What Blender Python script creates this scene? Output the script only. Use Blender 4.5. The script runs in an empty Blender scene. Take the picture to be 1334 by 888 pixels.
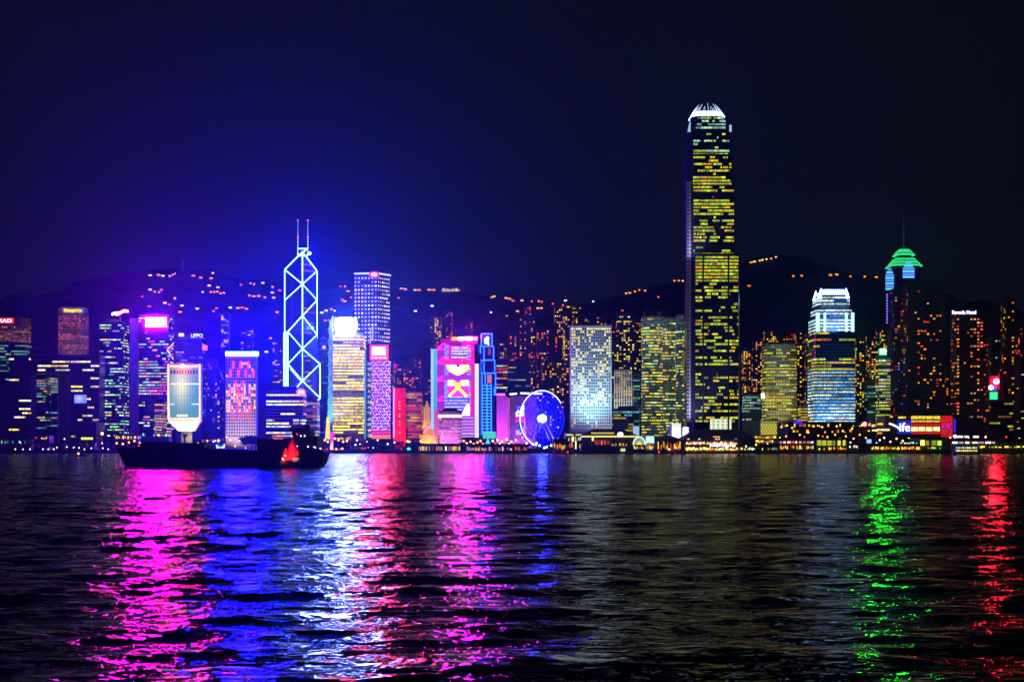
import bpy, math, random
import numpy as np
from mathutils import Vector
random.seed(7)
R = random.Random(11)
S = bpy.context.scene
COL = S.collection
# ------------------------------------------------------------------ camera, sky, exposure
F = 1890.0                      # focal length in photo pixels (1334 wide)
CAMZ, HOR = 6.0, 583.0
cd = bpy.data.cameras.new('camera'); cam = bpy.data.objects.new('camera', cd); COL.objects.link(cam)
cam.location = (0, 0, CAMZ); cam.rotation_euler = (math.pi/2, 0, 0)
cd.sensor_width = 36; cd.lens = F/1334*36; cd.shift_y = (HOR-444)/1334
cd.clip_start = 0.5; cd.clip_end = 12000
S.camera = cam
W = bpy.data.worlds.new('World'); S.world = W; W.use_nodes = True
nt = W.node_tree; bg = nt.nodes['Background']
sky = nt.nodes.new('ShaderNodeTexSky'); sky.sky_type = 'NISHITA'; sky.sun_disc = False
sky.sun_elevation = math.radians(-5.5); sky.sun_rotation = math.radians(205)
addn = nt.nodes.new('ShaderNodeMix'); addn.data_type = 'RGBA'; addn.blend_type = 'ADD'; addn.inputs[0].default_value = 1
nt.links.new(sky.outputs[0], addn.inputs[6]); addn.inputs[7].default_value = (0.042, 0.058, 0.1, 1)
nt.links.new(addn.outputs[2], bg.inputs[0]); bg.inputs[1].default_value = 0.06
S.view_settings.view_transform = 'Standard'; S.view_settings.look = 'None'
S.view_settings.exposure = 0; S.view_settings.gamma = 1; S.view_settings.use_curve_mapping = False
S.render.engine = 'CYCLES'
cy = S.cycles
cy.use_denoising = True; cy.max_bounces = 4; cy.diffuse_bounces = 1; cy.glossy_bounces = 2
cy.transmission_bounces = 2; cy.volume_bounces = 0; cy.use_adaptive_sampling = True; cy.adaptive_threshold = 0.015
cy.sample_clamp_direct = 0; cy.sample_clamp_indirect = 4; cy.caustics_reflective = False; cy.use_light_tree = True

def PX(px, Y): return (px-667.0)/F*Y
def PZ(py, Y): return CAMZ+(HOR-py)/F*Y
def U(px, py, Y, dy=0.0):
    """point seen at (px,py), metric size taken at distance Y, then set dy further back"""
    return Vector((PX(px, Y), Y+dy, PZ(py, Y)))

# ------------------------------------------------------------------ materials
def newmat(name):
    m = bpy.data.materials.new(name); m.use_nodes = True
    return m, m.node_tree, m.node_tree.nodes['Principled BSDF']
def solid(name, c, rough=.6, metal=0., var=.35, scale=.25, spec=.4):
    m, t, b = newmat(name)
    tc = t.nodes.new('ShaderNodeTexCoord'); n = t.nodes.new('ShaderNodeTexNoise'); n.inputs['Scale'].default_value = scale; n.inputs['Detail'].default_value = 4
    t.links.new(tc.outputs['Object'], n.inputs['Vector'])
    r = t.nodes.new('ShaderNodeValToRGB')
    r.color_ramp.elements[0].position = .3; r.color_ramp.elements[1].position = .7
    r.color_ramp.elements[0].color = tuple(v*(1-var) for v in c)+(1,); r.color_ramp.elements[1].color = tuple(min(1, v*(1+var*.5)) for v in c)+(1,)
    t.links.new(n.outputs['Fac'], r.inputs[0]); t.links.new(r.outputs[0], b.inputs['Base Color'])
    b.inputs['Roughness'].default_value = rough; b.inputs['Metallic'].default_value = metal; b.inputs['Specular IOR Level'].default_value = spec
    return m
def em(name, c, s, sample=True):
    m, t, b = newmat(name)
    b.inputs['Base Color'].default_value = (.04, .04, .04, 1)
    b.inputs['Emission Color'].default_value = tuple(c)+(1,); b.inputs['Emission Strength'].default_value = s
    m.cycles.emission_sampling = 'AUTO' if sample else 'NONE'
    return m
def glow(name, strength, sample, noise=True):
    m, t, b = newmat(name)
    a = t.nodes.new('ShaderNodeAttribute'); a.attribute_name = 'glow'
    b.inputs['Base Color'].default_value = (.012, .016, .03, 1); b.inputs['Roughness'].default_value = .18
    b.inputs['Emission Strength'].default_value = strength
    if noise:      # uneven rooms behind the glass
        tc = t.nodes.new('ShaderNodeTexCoord'); n = t.nodes.new('ShaderNodeTexNoise'); n.inputs['Scale'].default_value = .55; n.inputs['Detail'].default_value = 3
        t.links.new(tc.outputs['Object'], n.inputs['Vector'])
        mr = t.nodes.new('ShaderNodeMapRange'); mr.inputs[1].default_value = .3; mr.inputs[2].default_value = .7; mr.inputs[3].default_value = .35; mr.inputs[4].default_value = 1.5
        t.links.new(n.outputs['Fac'], mr.inputs[0])
        x = t.nodes.new('ShaderNodeVectorMath'); x.operation = 'SCALE'
        t.links.new(a.outputs['Color'], x.inputs[0]); t.links.new(mr.outputs[0], x.inputs['Scale']); t.links.new(x.outputs[0], b.inputs['Emission Color'])
    else: t.links.new(a.outputs['Color'], b.inputs['Emission Color'])
    m.cycles.emission_sampling = 'AUTO' if sample else 'NONE'
    return m
def facade(name, c, sx=.3, sz=.28, dark=.35):
    """unlit wall with rows of dark glass as a surface pattern"""
    m, t, b = newmat(name)
    tc = t.nodes.new('ShaderNodeTexCoord'); sep = t.nodes.new('ShaderNodeSeparateXYZ'); t.links.new(tc.outputs['Object'], sep.inputs[0])
    ad = t.nodes.new('ShaderNodeMath'); ad.operation = 'ADD'; t.links.new(sep.outputs[0], ad.inputs[0]); t.links.new(sep.outputs[1], ad.inputs[1])
    cb = t.nodes.new('ShaderNodeCombineXYZ'); t.links.new(ad.outputs[0], cb.inputs[0]); t.links.new(sep.outputs[2], cb.inputs[1])
    br = t.nodes.new('ShaderNodeTexBrick'); br.offset = 0; br.inputs['Scale'].default_value = sx
    br.inputs['Mortar Size'].default_value = .16; br.inputs['Brick Width'].default_value = 1.0; br.inputs['Row Height'].default_value = 1.0
    br.inputs['Color1'].default_value = tuple(v*dark for v in c)+(1,); br.inputs['Color2'].default_value = tuple(v*dark*.6 for v in c)+(1,); br.inputs['Mortar'].default_value = tuple(c)+(1,)
    t.links.new(cb.outputs[0], br.inputs['Vector']); t.links.new(br.outputs['Color'], b.inputs['Base Color'])
    b.inputs['Roughness'].default_value = .45
    return m
M = dict(
    glass=solid('dark_glass', (.022, .028, .06), .22), glassb=solid('blue_glass', (.03, .06, .16), .2), braced=facade('gridded_blue_glass', (.03, .055, .13), .28, dark=.3), black=solid('black_paint', (.012, .012, .014), .5),
    ribbed=facade('ribbed_pier_wall', (.5, .48, .55), .22, dark=.25), dark=facade('dark_flat_wall', (.06, .055, .06)), brown=facade('brown_hotel_wall', (.30, .20, .15), .42), grey=solid('grey_concrete', (.25, .25, .27), .7),
    pale=solid('pale_concrete', (.55, .54, .52), .75, var=.15), white=solid('white_paint', (.75, .75, .74), .5, var=.12), beige=facade('beige_wall', (.30, .27, .20), .3),
    steel=solid('steel', (.45, .46, .5), .35, .9), wood=solid('dark_timber', (.05, .03, .02), .6), roof=solid('dark_roof', (.045, .045, .06), .55),
    hull=solid('black_hull', (.012, .012, .016), .55), sail=solid('red_sail_cloth', (.75, .012, .012), .8, var=.25, scale=.8, spec=.05),
    leaf=solid('dark_leaf', (.045, .075, .03), .7, var=.6, scale=1.5), bark=solid('bark', (.07, .05, .04), .9), red=solid('red_wall', (.5, .03, .03), .6),
    pave=solid('paving', (.14, .135, .13), .85), stone=solid('sandstone', (.5, .40, .25), .8, var=.2),
    win=glow('lit_windows', 1.22, False), led=glow('led_wall', 1.15, True, False), scr=glow('small_screen', 1.0, False, False),
)
# ------------------------------------------------------------------ mesh builder
class MB:
    def __init__(s): s.v = []; s.f = []; s.m = []; s.c = []
    def face(s, pts, m=0, c=(0, 0, 0)):
        i = len(s.v); s.v += [tuple(p) for p in pts]; s.f.append(tuple(range(i, i+len(pts)))); s.m.append(m); s.c.append(c)
    def box(s, x0, x1, y0, y1, z0, z1, m=0, c=(0, 0, 0)):
        s.prism([(x0, y0), (x1, y0), (x1, y1), (x0, y1)], z0, z1, m, c)
    def prism(s, poly, z0, z1, m=0, c=(0, 0, 0), top=None):
        i = len(s.v); n = len(poly); top = top or poly
        s.v += [(x, y, z0) for x, y in poly]+[(x, y, z1) for x, y in top]
        for k in range(n):
            j = (k+1) % n; s.f.append((i+k, i+j, i+n+j, i+n+k))
        s.f.append(tuple(i+n+k for k in range(n))); s.f.append(tuple(i+n-1-k for k in range(n)))
        s.m += [m]*(n+2); s.c += [c]*(n+2)
    def hull2(s, bot, top, m=0, c=(0, 0, 0)):
        i = len(s.v); n = len(bot); s.v += [tuple(p) for p in bot]+[tuple(p) for p in top]
        for k in range(n):
            j = (k+1) % n; s.f.append((i+k, i+j, i+n+j, i+n+k))
        s.f.append(tuple(i+n+k for k in range(n))); s.f.append(tuple(i+n-1-k for k in range(n)))
        s.m += [m]*(n+2); s.c += [c]*(n+2)
    def tube(s, p, q, r, n=6, m=0, c=(0, 0, 0), r2=None):
        p, q = Vector(p), Vector(q); d = (q-p).normalized(); r2 = r if r2 is None else r2
        a = d.cross(Vector((0, 0, 1)) if abs(d.z) < .9 else Vector((1, 0, 0))).normalized(); b = d.cross(a)
        R_ = [(a*math.cos(2*math.pi*k/n)+b*math.sin(2*math.pi*k/n)) for k in range(n)]
        s.hull2([p+e*r for e in R_], [q+e*r2 for e in R_], m, c)
    def path(s, pts, r, n=6, m=0, c=(0, 0, 0)):
        for a, b in zip(pts, pts[1:]): s.tube(a, b, r, n, m, c)
    def ball(s, p, r, m=0, c=(0, 0, 0), n=8, k=5, sz=1.0):
        p = Vector(p); i = len(s.v)
        for a in range(k+1):
            th = math.pi*a/k
            for b in range(n):
                ph = 2*math.pi*b/n; s.v.append((p.x+r*math.sin(th)*math.cos(ph), p.y+r*math.sin(th)*math.sin(ph), p.z+r*sz*math.cos(th)))
        for a in range(k):
            for b in range(n):
                s.f.append((i+a*n+b, i+(a+1)*n+b, i+(a+1)*n+(b+1) % n, i+a*n+(b+1) % n)); s.m.append(m); s.c.append(c)
    def disc(s, c0, r, depth, n=24, m=0, c=(0, 0, 0), sz=1.0):
        c0 = Vector(c0)
        f = [c0+Vector((r*math.cos(2*math.pi*k/n), 0, r*sz*math.sin(2*math.pi*k/n))) for k in range(n)]
        s.hull2(f, [p+Vector((0, depth, 0)) for p in f], m, c)
    def build(s, name, mats, parent=None, smooth=False, origin=None):
        if not isinstance(mats, (list, tuple)): mats = [mats]
        o0 = Vector(origin) if origin is not None else (Vector(parent['_loc']) if parent is not None and '_loc' in parent else Vector((0, 0, 0)))
        me = bpy.data.meshes.new(name)
        v = np.array(s.v, dtype=float)-np.array(o0)
        me.from_pydata(v.tolist(), [], s.f)
        for mm in mats: me.materials.append(mm)
        me.polygons.foreach_set('material_index', s.m)
        if any(c != (0, 0, 0) for c in s.c):
            at = me.color_attributes.new('glow', 'FLOAT_COLOR', 'CORNER')
            arr = []
            for f, c in zip(s.f, s.c): arr += [c[0], c[1], c[2], 1.0]*len(f)
            at.data.foreach_set('color', arr)
        if smooth: me.polygons.foreach_set('use_smooth', [True]*len(s.f))
        me.update()
        o = bpy.data.objects.new(name, me); COL.objects.link(o)
        if parent is not None:
            o.parent = parent
            if '_loc' in parent: o['_loc'] = list(parent['_loc'])
        else: o.location = o0
        return o
def thing(name, label, cat, loc, group=None):
    o = bpy.data.objects.new(name, None); COL.objects.link(o); o.location = loc; o['_loc'] = list(loc)
    return tag(o, label, cat, group)
def tag(o, label, cat, group=None):
    o['label'] = label; o['category'] = cat
    if group: o['group'] = group
    return o
def structure(o): o['kind'] = 'structure'; return o
def copy_tree(o, parent=None, loc=None):
    c = o.copy(); COL.objects.link(c); c.parent = parent
    if loc is not None: c.location = loc
    for ch in list(o.children): copy_tree(ch, c)
    return c
def flood(root, name, src, dst, power, color, angle=70, blend=.6, rad=1.5):
    l = bpy.data.lights.new(name, 'SPOT'); l.energy = power; l.color = color; l.spot_size = math.radians(angle); l.spot_blend = blend; l.shadow_soft_size = rad
    o = bpy.data.objects.new(name, l); COL.objects.link(o); o.parent = root
    o.location = Vector(src)-Vector(root['_loc'])
    o.rotation_euler = (Vector(dst)-Vector(src)).to_track_quat('-Z', 'Y').to_euler()
    return o
def text(word, name, root, px0, px1, py, Y, mat, depth=.4, sizepx=None, cx=False):
    cu = bpy.data.curves.new(name, 'FONT'); cu.body = word; cu.extrude = depth; cu.align_x = 'LEFT'
    o = bpy.data.objects.new(name, cu); COL.objects.link(o); bpy.context.view_layer.update()
    me = bpy.data.meshes.new_from_object(o.evaluated_get(bpy.context.evaluated_depsgraph_get()))
    bpy.data.objects.remove(o)
    v = np.empty(len(me.vertices)*3); me.vertices.foreach_get('co', v); v = v.reshape(-1, 3)
    mn, mx = v.min(0), v.max(0); w = (px1-px0)*Y/F
    k = w/(mx[0]-mn[0]); kz = k if sizepx is None else sizepx*Y/F/(mx[1]-mn[1])
    L = Vector(root['_loc'])
    out = np.stack([(v[:, 0]-mn[0])*k+PX(px0, Y)-L.x, -v[:, 2]+Y-L.y, (v[:, 1]-(mn[1]+mx[1])/2)*kz+PZ(py, Y)-L.z], 1)
    me.vertices.foreach_set('co', out.ravel()); me.update(); me.materials.clear(); me.materials.append(mat)
    o = bpy.data.objects.new(name, me); COL.objects.link(o); o.parent = root
    return o
# ------------------------------------------------------------------ palettes (light colours)
Yl = (1.0, .66, .02); YG = (.72, .9, .03); G = (.2, .9, .25); O = (1.0, .27, .01); Wh = (1, .85, .45); C = (.2, .8, 1); B = (.04, .15, 1); Rd = (1, .03, .02); P = (1, .06, .65); LG = (.55, 1, .45)
def sc(c, k): return (c[0]*k, c[1]*k, c[2]*k)
# ------------------------------------------------------------------ terrain
CR = [(-900, 430), (-100, 425), (60, 385), (130, 362), (200, 346), (280, 349), (330, 362), (380, 372), (450, 374), (520, 376), (600, 378), (650, 385), (700, 390), (760, 397), (810, 380), (880, 366), (940, 352), (1000, 333), (1060, 342), (1110, 355), (1180, 372), (1260, 395), (1340, 415), (2200, 440)]
def terr(x, y):
    px = 667+F*x/3500.0
    for (a, ya), (b, yb) in zip(CR, CR[1:]):
        if a <= px <= b:
            t = (px-a)/(b-a); t = t*t*(3-2*t); cy_ = ya+(yb-ya)*t; break
    else: cy_ = 435
    zc = CAMZ+(HOR-cy_)/F*3500
    t = max(0, min(1.0, (y-2280)/(3500-2280))); s = t*t*(3-2*t)*.55+t*.45
    n = 14*math.sin(x*.011+1.3)*math.sin(y*.013+.4)+9*math.sin(x*.027+y*.019)+5*math.sin(x*.061-y*.043)
    back = 1-max(0, (y-3500)/1600)**1.3 if y > 3500 else 1
    return 2.5+(zc-3)*s*back+n*min(1, t*3)*.8*(1 if t < .95 else .35)
def hillhit(px, py):
    y = 2200.0
    while y < 3600:
        if terr(PX(px, y), y) >= PZ(py, y): return Vector((PX(px, y), y, terr(PX(px, y), y)))
        y += 6
    return Vector((PX(px, 3490), 3490, terr(PX(px, 3490), 3490)))
def basez(x, y): return 3.0 if y < 2290 else terr(x, y)-1.0
mb = MB(); nx, ny = 170, 64
gv = [[(x, y, terr(x, y)) for x in np.linspace(-2350, 2350, nx)] for y in np.linspace(2250, 4100, ny)]
mb.v = [p for r in gv for p in r]
mb.f = [(j*nx+i, j*nx+i+1, (j+1)*nx+i+1, (j+1)*nx+i) for j in range(ny-1) for i in range(nx-1)]
mb.m = [0]*len(mb.f); mb.c = [(0, 0, 0)]*len(mb.f)
forest = solid('wooded_hill', (.035, .055, .028), .95, var=.7, scale=.02)
structure(mb.build('hills', forest, smooth=True))
mb = MB(); mb.box(-2350, 2350, 1560, 2300, -4, 3.0); structure(mb.build('ground', M['pave']))
# ------------------------------------------------------------------ water
def make_water():
    NR, NC = 980, 430
    ys = np.concatenate([np.linspace(-60, 22, 30)[:-1], 22*(1559.5/22)**np.linspace(0, 1, NR)])
    u = np.linspace(-1, 1, NC)
    Yg = np.repeat(ys[:, None], NC, 1); hw = np.where(ys < 22, 70, 60+.5*ys); hw = np.minimum(hw*1.0, 900)
    Xg = u[None, :]*hw[:, None]
    dy = np.gradient(ys); cell = np.maximum(dy, hw*2/NC)[:, None]
    rng = np.random.default_rng(5); Z = np.zeros_like(Xg); n = 46
    for i in range(n):
        lam = 1.2*(13/1.2)**(rng.random()**1.7); k = 2*math.pi/lam
        th = math.radians(90+rng.normal(0, 46)+8); ph = rng.random()*6.28
        slope = .082*math.sqrt(2/n)*(1.0 if lam < 12 else .8)
        fade = np.clip(lam/(3.2*cell)-.6, 0, 1)
        arg = k*(Xg*math.cos(th)+Yg*math.sin(th))+ph
        Z += fade*slope/k*(np.sin(arg)+.22*np.cos(2*arg))
    for i in range(14):      # longer swell and passing wakes
        lam = 13*(50/13)**rng.random(); k = 2*math.pi/lam; th = math.radians(90+rng.normal(0, 22)+6); ph = rng.random()*6.28
        Z += np.clip(lam/(3.2*cell)-.6, 0, 1)*.012*math.sqrt(2/14)/k*np.sin(k*(Xg*math.cos(th)+Yg*math.sin(th))+ph)
    me = bpy.data.meshes.new('water'); nr = len(ys)
    co = np.stack([Xg, Yg, Z], -1).reshape(-1, 3)
    idx = np.arange(nr*NC).reshape(nr, NC)
    q = np.stack([idx[:-1, :-1], idx[:-1, 1:], idx[1:, 1:], idx[1:, :-1]], -1).reshape(-1, 4)
    me.vertices.add(len(co)); me.vertices.foreach_set('co', co.ravel())
    me.loops.add(q.size); me.loops.foreach_set('vertex_index', q.ravel())
    me.polygons.add(len(q)); me.polygons.foreach_set('loop_start', np.arange(0, q.size, 4)); me.polygons.foreach_set('use_smooth', np.ones(len(q), bool))
    me.update(calc_edges=True)
    o = bpy.data.objects.new('water', me); COL.objects.link(o); structure(o)
    m, t, b = newmat('sea_water'); L = t.links.new
    b.inputs['Base Color'].default_value = (.002, .004, .006, 1); b.inputs['Roughness'].default_value = .075; b.inputs['IOR'].default_value = 1.333
    tc = t.nodes.new('ShaderNodeTexCoord')
    def slope(scale, sx, amp, det):
        mp = t.nodes.new('ShaderNodeMapping'); mp.inputs['Scale'].default_value = (sx, 1, 0); mp.inputs['Rotation'].default_value = (0, 0, R.uniform(-.15, .15)); L(tc.outputs['Object'], mp.inputs[0])
        def h(off):
            a = t.nodes.new('ShaderNodeVectorMath'); a.operation = 'ADD'; a.inputs[1].default_value = off; L(mp.outputs[0], a.inputs[0])
            n = t.nodes.new('ShaderNodeTexNoise'); n.noise_dimensions = '2D'; n.inputs['Scale'].default_value = scale; n.inputs['Detail'].default_value = det; n.inputs['Roughness'].default_value = .5; L(a.outputs[0], n.inputs['Vector']); return n.outputs['Fac']
        e = .12/scale; h0, hx, hy = h((0, 0, 0)), h((e, 0, 0)), h((0, e, 0)); out = []
        for hh, kk in ((hx, sx), (hy, 1)):
            d = t.nodes.new('ShaderNodeMath'); d.operation = 'SUBTRACT'; L(h0, d.inputs[0]); L(hh, d.inputs[1])
            x = t.nodes.new('ShaderNodeMath'); x.operation = 'MULTIPLY'; L(d.outputs[0], x.inputs[0]); x.inputs[1].default_value = amp*kk/.12; out.append(x.outputs[0])
        c = t.nodes.new('ShaderNodeCombineXYZ'); L(out[0], c.inputs[0]); L(out[1], c.inputs[1]); return c.outputs[0]
    g = t.nodes.new('ShaderNodeNewGeometry'); acc = g.outputs['Normal']
    for a in ((4.2, .7, .15, 3), (1.3, .68, .22, 2), (.3, .6, .11, 1)):
        ad = t.nodes.new('ShaderNodeVectorMath'); ad.operation = 'ADD'; L(acc, ad.inputs[0]); L(slope(*a), ad.inputs[1]); acc = ad.outputs[0]
    nn = t.nodes.new('ShaderNodeVectorMath'); nn.operation = 'NORMALIZE'; L(acc, nn.inputs[0]); L(nn.outputs[0], b.inputs['Normal'])
    # wavelets hide one another at this low angle, so only part of each facet's mirror image gets through
    df = t.nodes.new('ShaderNodeBsdfDiffuse'); df.inputs[0].default_value = (.002, .003, .005, 1); mx = t.nodes.new('ShaderNodeMixShader'); mx.inputs[0].default_value = .54
    L(df.outputs[0], mx.inputs[1]); L(b.outputs[0], mx.inputs[2]); L(mx.outputs[0], t.nodes['Material Output'].inputs['Surface'])
    me.materials.append(m)
make_water()
# ------------------------------------------------------------------ haze over the harbour
mb = MB(); mb.box(-2450, 2450, -80, 4180, -6, 505)
hz = mb.build('haze', []); hz['kind'] = 'stuff'
hm = bpy.data.materials.new('night_haze'); hm.use_nodes = True; t = hm.node_tree
t.nodes.remove(t.nodes['Principled BSDF']); pv = t.nodes.new('ShaderNodeVolumePrincipled'); t.links.new(pv.outputs[0], t.nodes['Material Output'].inputs['Volume'])
pv.inputs['Density Attribute'].default_value = ''; pv.inputs['Color'].default_value = (.17, .33, 1, 1); pv.inputs['Density'].default_value = 3.4e-5; pv.inputs['Anisotropy'].default_value = .87
hz.data.materials.clear(); hz.data.materials.append(hm)

# ------------------------------------------------------------------ generic towers
def rect(px0, px1, Y, d):
    """plan rectangle whose front and visible side together span px0..px1"""
    if px1 <= 667: xl = PX(px0, Y); xr = PX(px1, Y+d); xr = max(xr, xl+6)
    elif px0 >= 667: xl = PX(px0, Y+d); xr = PX(px1, Y); xl = min(xl, xr-6)
    else: xl, xr = PX(px0, Y), PX(px1, Y)
    return [(xl, Y), (xr, Y), (xr, Y+d), (xl, Y+d)]
def rounded(poly, r, n=5):
    out = []; k = len(poly)
    for i in range(k):
        p = Vector(poly[i]); a = (Vector(poly[i-1])-p).normalized(); b = (Vector(poly[(i+1) % k])-p).normalized()
        c = p+(a+b)*r
        for j in range(n+1):
            t = j/n*math.pi/2; out.append(tuple(c-b*r*math.cos(t)-a*r*math.sin(t)))
    return out
def inset(poly, f):
    cx = sum(p[0] for p in poly)/len(poly); cy_ = sum(p[1] for p in poly)/len(poly)
    hx = max(abs(p[0]-cx) for p in poly); hy = max(abs(p[1]-cy_) for p in poly)
    return [(cx+(x-cx)*(1-f/hx), cy_+(y-cy_)*(1-f/hy)) for x, y in poly]
def band(root, poly, z0, z1, pane, p, pal, inten=1.0, name='window_band', mul=.12, run=(2, 7), mat=None, dim=None):
    """one storey's continuous ribbon of glazing, lit room by room"""
    mb = MB(); po = inset(poly, -.18); left = 0; col = (0, 0, 0); n = len(po)
    for i in range(n):
        a, b = Vector(po[i]), Vector(po[(i+1) % n]); L = (b-a).length
        k = max(1, round(L/pane))
        for j in range(k):
            if left <= 0:
                left = R.randint(*run); lit = R.random() < p
                col = sc(R.choice(pal), inten*R.uniform(.35, 1.15)) if lit else (sc(dim, R.uniform(.3, 1)) if dim else (0, 0, 0))
            left -= 1
            s0, s1 = a+(b-a)*(j/k), a+(b-a)*((j+1)/k); m_ = s0+(s1-s0)*(1-mul)
            mb.face([(s0.x, s0.y, z0), (m_.x, m_.y, z0), (m_.x, m_.y, z1), (s0.x, s0.y, z1)], 0, sc(col, R.uniform(.55, 1.15)) if col != (0, 0, 0) else (1e-4, 1e-4, 1e-4))
            mb.face([(m_.x, m_.y, z0), (s1.x, s1.y, z0), (s1.x, s1.y, z1), (m_.x, m_.y, z1)], 0, (1e-4, 1e-4, 1e-4))
    for k in range(n):
        a, b = po[k], po[(k+1) % n]; c, d = inset(poly, .4)[k], inset(poly, .4)[(k+1) % n]
        mb.face([(a[0], a[1], z1), (b[0], b[1], z1), (d[0], d[1], z1), (c[0], c[1], z1)], 0, (1e-4,)*3)
    return mb.build(name, mat or M['win'], root)
WM = {}
def winmesh(w, h, col, mat=None):
    key = (round(w, 1), round(h, 1), tuple(round(c, 2) for c in col))
    if key not in WM:
        m = MB(); m.box(-w/2, w/2, -.15, .15, -h/2, h/2, 0, col); o = m.build('window', mat or M['win']); WM[key] = o.data; bpy.data.objects.remove(o)
    return WM[key]
def put_window(root, p, w, h, col, rz=0, name='window', mat=None):
    o = bpy.data.objects.new(name, winmesh(w, h, col, mat)); COL.objects.link(o); o.parent = root
    o.location = Vector(p)-Vector(root['_loc']); o.rotation_euler = (0, 0, rz); return o
def roofkit(root, poly, z, big=True):
    mb = MB(); q = inset(poly, 1.2)
    xs = [p[0] for p in q]; ys = [p[1] for p in q]; x0, x1, y0, y1 = min(xs), max(xs), min(ys), max(ys); w, d = x1-x0, y1-y0
    mb.prism(inset(poly, -.25), z-.01, z+1.1)
    h = R.uniform(2, 4.5)
    mb.box(x0+w*R.uniform(.1, .3), x0+w*R.uniform(.5, .85), y0+d*.25, y0+d*.8, z+1, z+1+h)
    mb.box(x0+w*.62, x0+w*.92, y0+d*.3, y0+d*.6, z+1, z+2.2)
    if big: mb.tube((x0+w*.45, y0+d*.5, z+1+h-.1), (x0+w*.45, y0+d*.5, z+h+R.uniform(5, 10)), .22, 5)
    mb.build('roof', M['roof'], root)
def tower(name, label, px0, px1, yt, Y, d=28, mat='glass', cat='office tower', rnd=0, poly=None, kit=True, group=None):
    poly = poly or rect(px0, px1, Y, d)
    if rnd: poly = rounded(poly, rnd)
    cx = sum(p[0] for p in poly)/len(poly); cy_ = sum(p[1] for p in poly)/len(poly); zb = basez(cx, cy_)
    root = thing(name, label, cat, (cx, cy_, zb), group); zt = PZ(yt, Y)
    mb = MB(); mb.prism(poly, zb, zt); mb.build('wall', M[mat] if isinstance(mat, str) else mat, root)
    if kit: roofkit(root, poly, zt, kit != 2)
    return root, poly, zb, zt
def office(name, label, px0, px1, yt, Y, yl=566, fh=4.0, pane=2.4, p=.6, pal=(Yl,), inten=1.0, frac=.5, skip=(), gap=1.5, dim=None, run=(2, 7), pfn=None, **k):
    root, poly, zb, zt = tower(name, label, px0, px1, yt, Y, **k)
    z = zt-gap-fh; zl = max(zb+2, PZ(yl, Y)); n = 0
    while z > zl and n < 98:
        py = HOR-(z+fh/2-CAMZ)/Y*F
        pp = pfn(py) if pfn else p*R.choice((.15, .7, 1.0, 1.25, 1.35))
        if not any(a <= py <= b for a, b in skip):
            band(root, poly, z+fh*.25, z+fh*(.25+frac), pane, pp, pal, inten, dim=dim, run=run); n += 1
        z -= fh
    return root, poly, zb, zt
def flats(name, label, px0, px1, yt, Y, yl=560, cw=3.6, ch=3.4, p=.3, pal=(O, Yl, O), inten=1.0, ww=2.2, wh=1.9, cap=70, cat='apartment tower', mat='dark', cols=True, **k):
    root, poly, zb, zt = tower(name, label, px0, px1, yt, Y, mat=mat, cat=cat, **k)
    xs = [q[0] for q in poly]; x0, x1 = min(xs), max(xs); y0 = min(q[1] for q in poly); d = max(q[1] for q in poly)-y0
    nxx = max(1, int((x1-x0)/cw)); zl = max(zb+3, PZ(yl, Y)); nz = max(1, int((zt-2.5-zl)/ch))
    cand = []
    wcol = [R.uniform(.2, 1.8) if cols else 1 for _ in range(nxx)]; wrow = [R.uniform(.35, 1.5) for _ in range(nz)]
    for i in range(nxx):
        for j in range(nz):
            if R.random() < p*wcol[i]*wrow[j]: cand.append((x0+(i+.5)*(x1-x0)/nxx, y0-.06, zt-2.5-(j+.5)*ch, 0))
    sx = x1+.06 if (x0+x1) < 0 else x0-.06
    for i in range(int(d/cw)):
        for j in range(nz):
            if R.random() < p*.5: cand.append((sx, y0+(i+.5)*cw, zt-2.5-(j+.5)*ch, math.pi/2))
    R.shuffle(cand)
    for x, y, z, rz in cand[:cap]:
        lev = R.choice((.35, .6, .9, 1.2))*inten
        put_window(root, (x, y, z), ww*R.choice((1, 1, 1.5)), wh, sc(R.choice(pal), lev), rz)
    return root, poly, zb, zt
def signboard(root, px0, px1, py0, py1, Y, mat, name='sign', d=1.2, smooth=False):
    mb = MB(); r = [(PX(px0, Y), PZ(py1, Y)), (PX(px1, Y), PZ(py1, Y)), (PX(px1, Y), PZ(py0, Y)), (PX(px0, Y), PZ(py0, Y))]
    mb.hull2([(x, Y-d, z) for x, z in r], [(x, Y-.05, z) for x, z in r]); return mb.build(name, mat, root)
def frame_tubes(root, segs, r, mat, name='neon_tube'):
    for pts in segs:
        m = MB(); m.path(pts, r, 5); m.build(name, mat, root)
def ledgrid(root, px0, px1, py0, py1, Y, fn, step=1.0, name='led_screen', mat=None, d=.5):
    mb = MB(); nx_ = max(1, round((px1-px0)/step)); nz_ = max(1, round((py1-py0)/step))
    for i in range(nx_):
        for j in range(nz_):
            a, b = px0+(px1-px0)*i/nx_, px0+(px1-px0)*(i+1)/nx_; c, e = py0+(py1-py0)*j/nz_, py0+(py1-py0)*(j+1)/nz_
            col = fn((a+b)/2, (c+e)/2)
            x0, x1, z0, z1 = PX(a, Y), PX(b, Y), PZ(e, Y), PZ(c, Y)
            mb.face([(x0, Y-d, z0), (x1, Y-d, z0), (x1, Y-d, z1), (x0, Y-d, z1)], 0, col if max(col) > 0 else (1e-4,)*3)
    x0, x1, z0, z1 = PX(px0, Y), PX(px1, Y), PZ(py1, Y), PZ(py0, Y)
    mb.box(x0, x1, Y-d+.02, Y-.05, z0, z1, 0, (1e-4,)*3)
    return mb.build(name, mat or M['led'], root)
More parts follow.
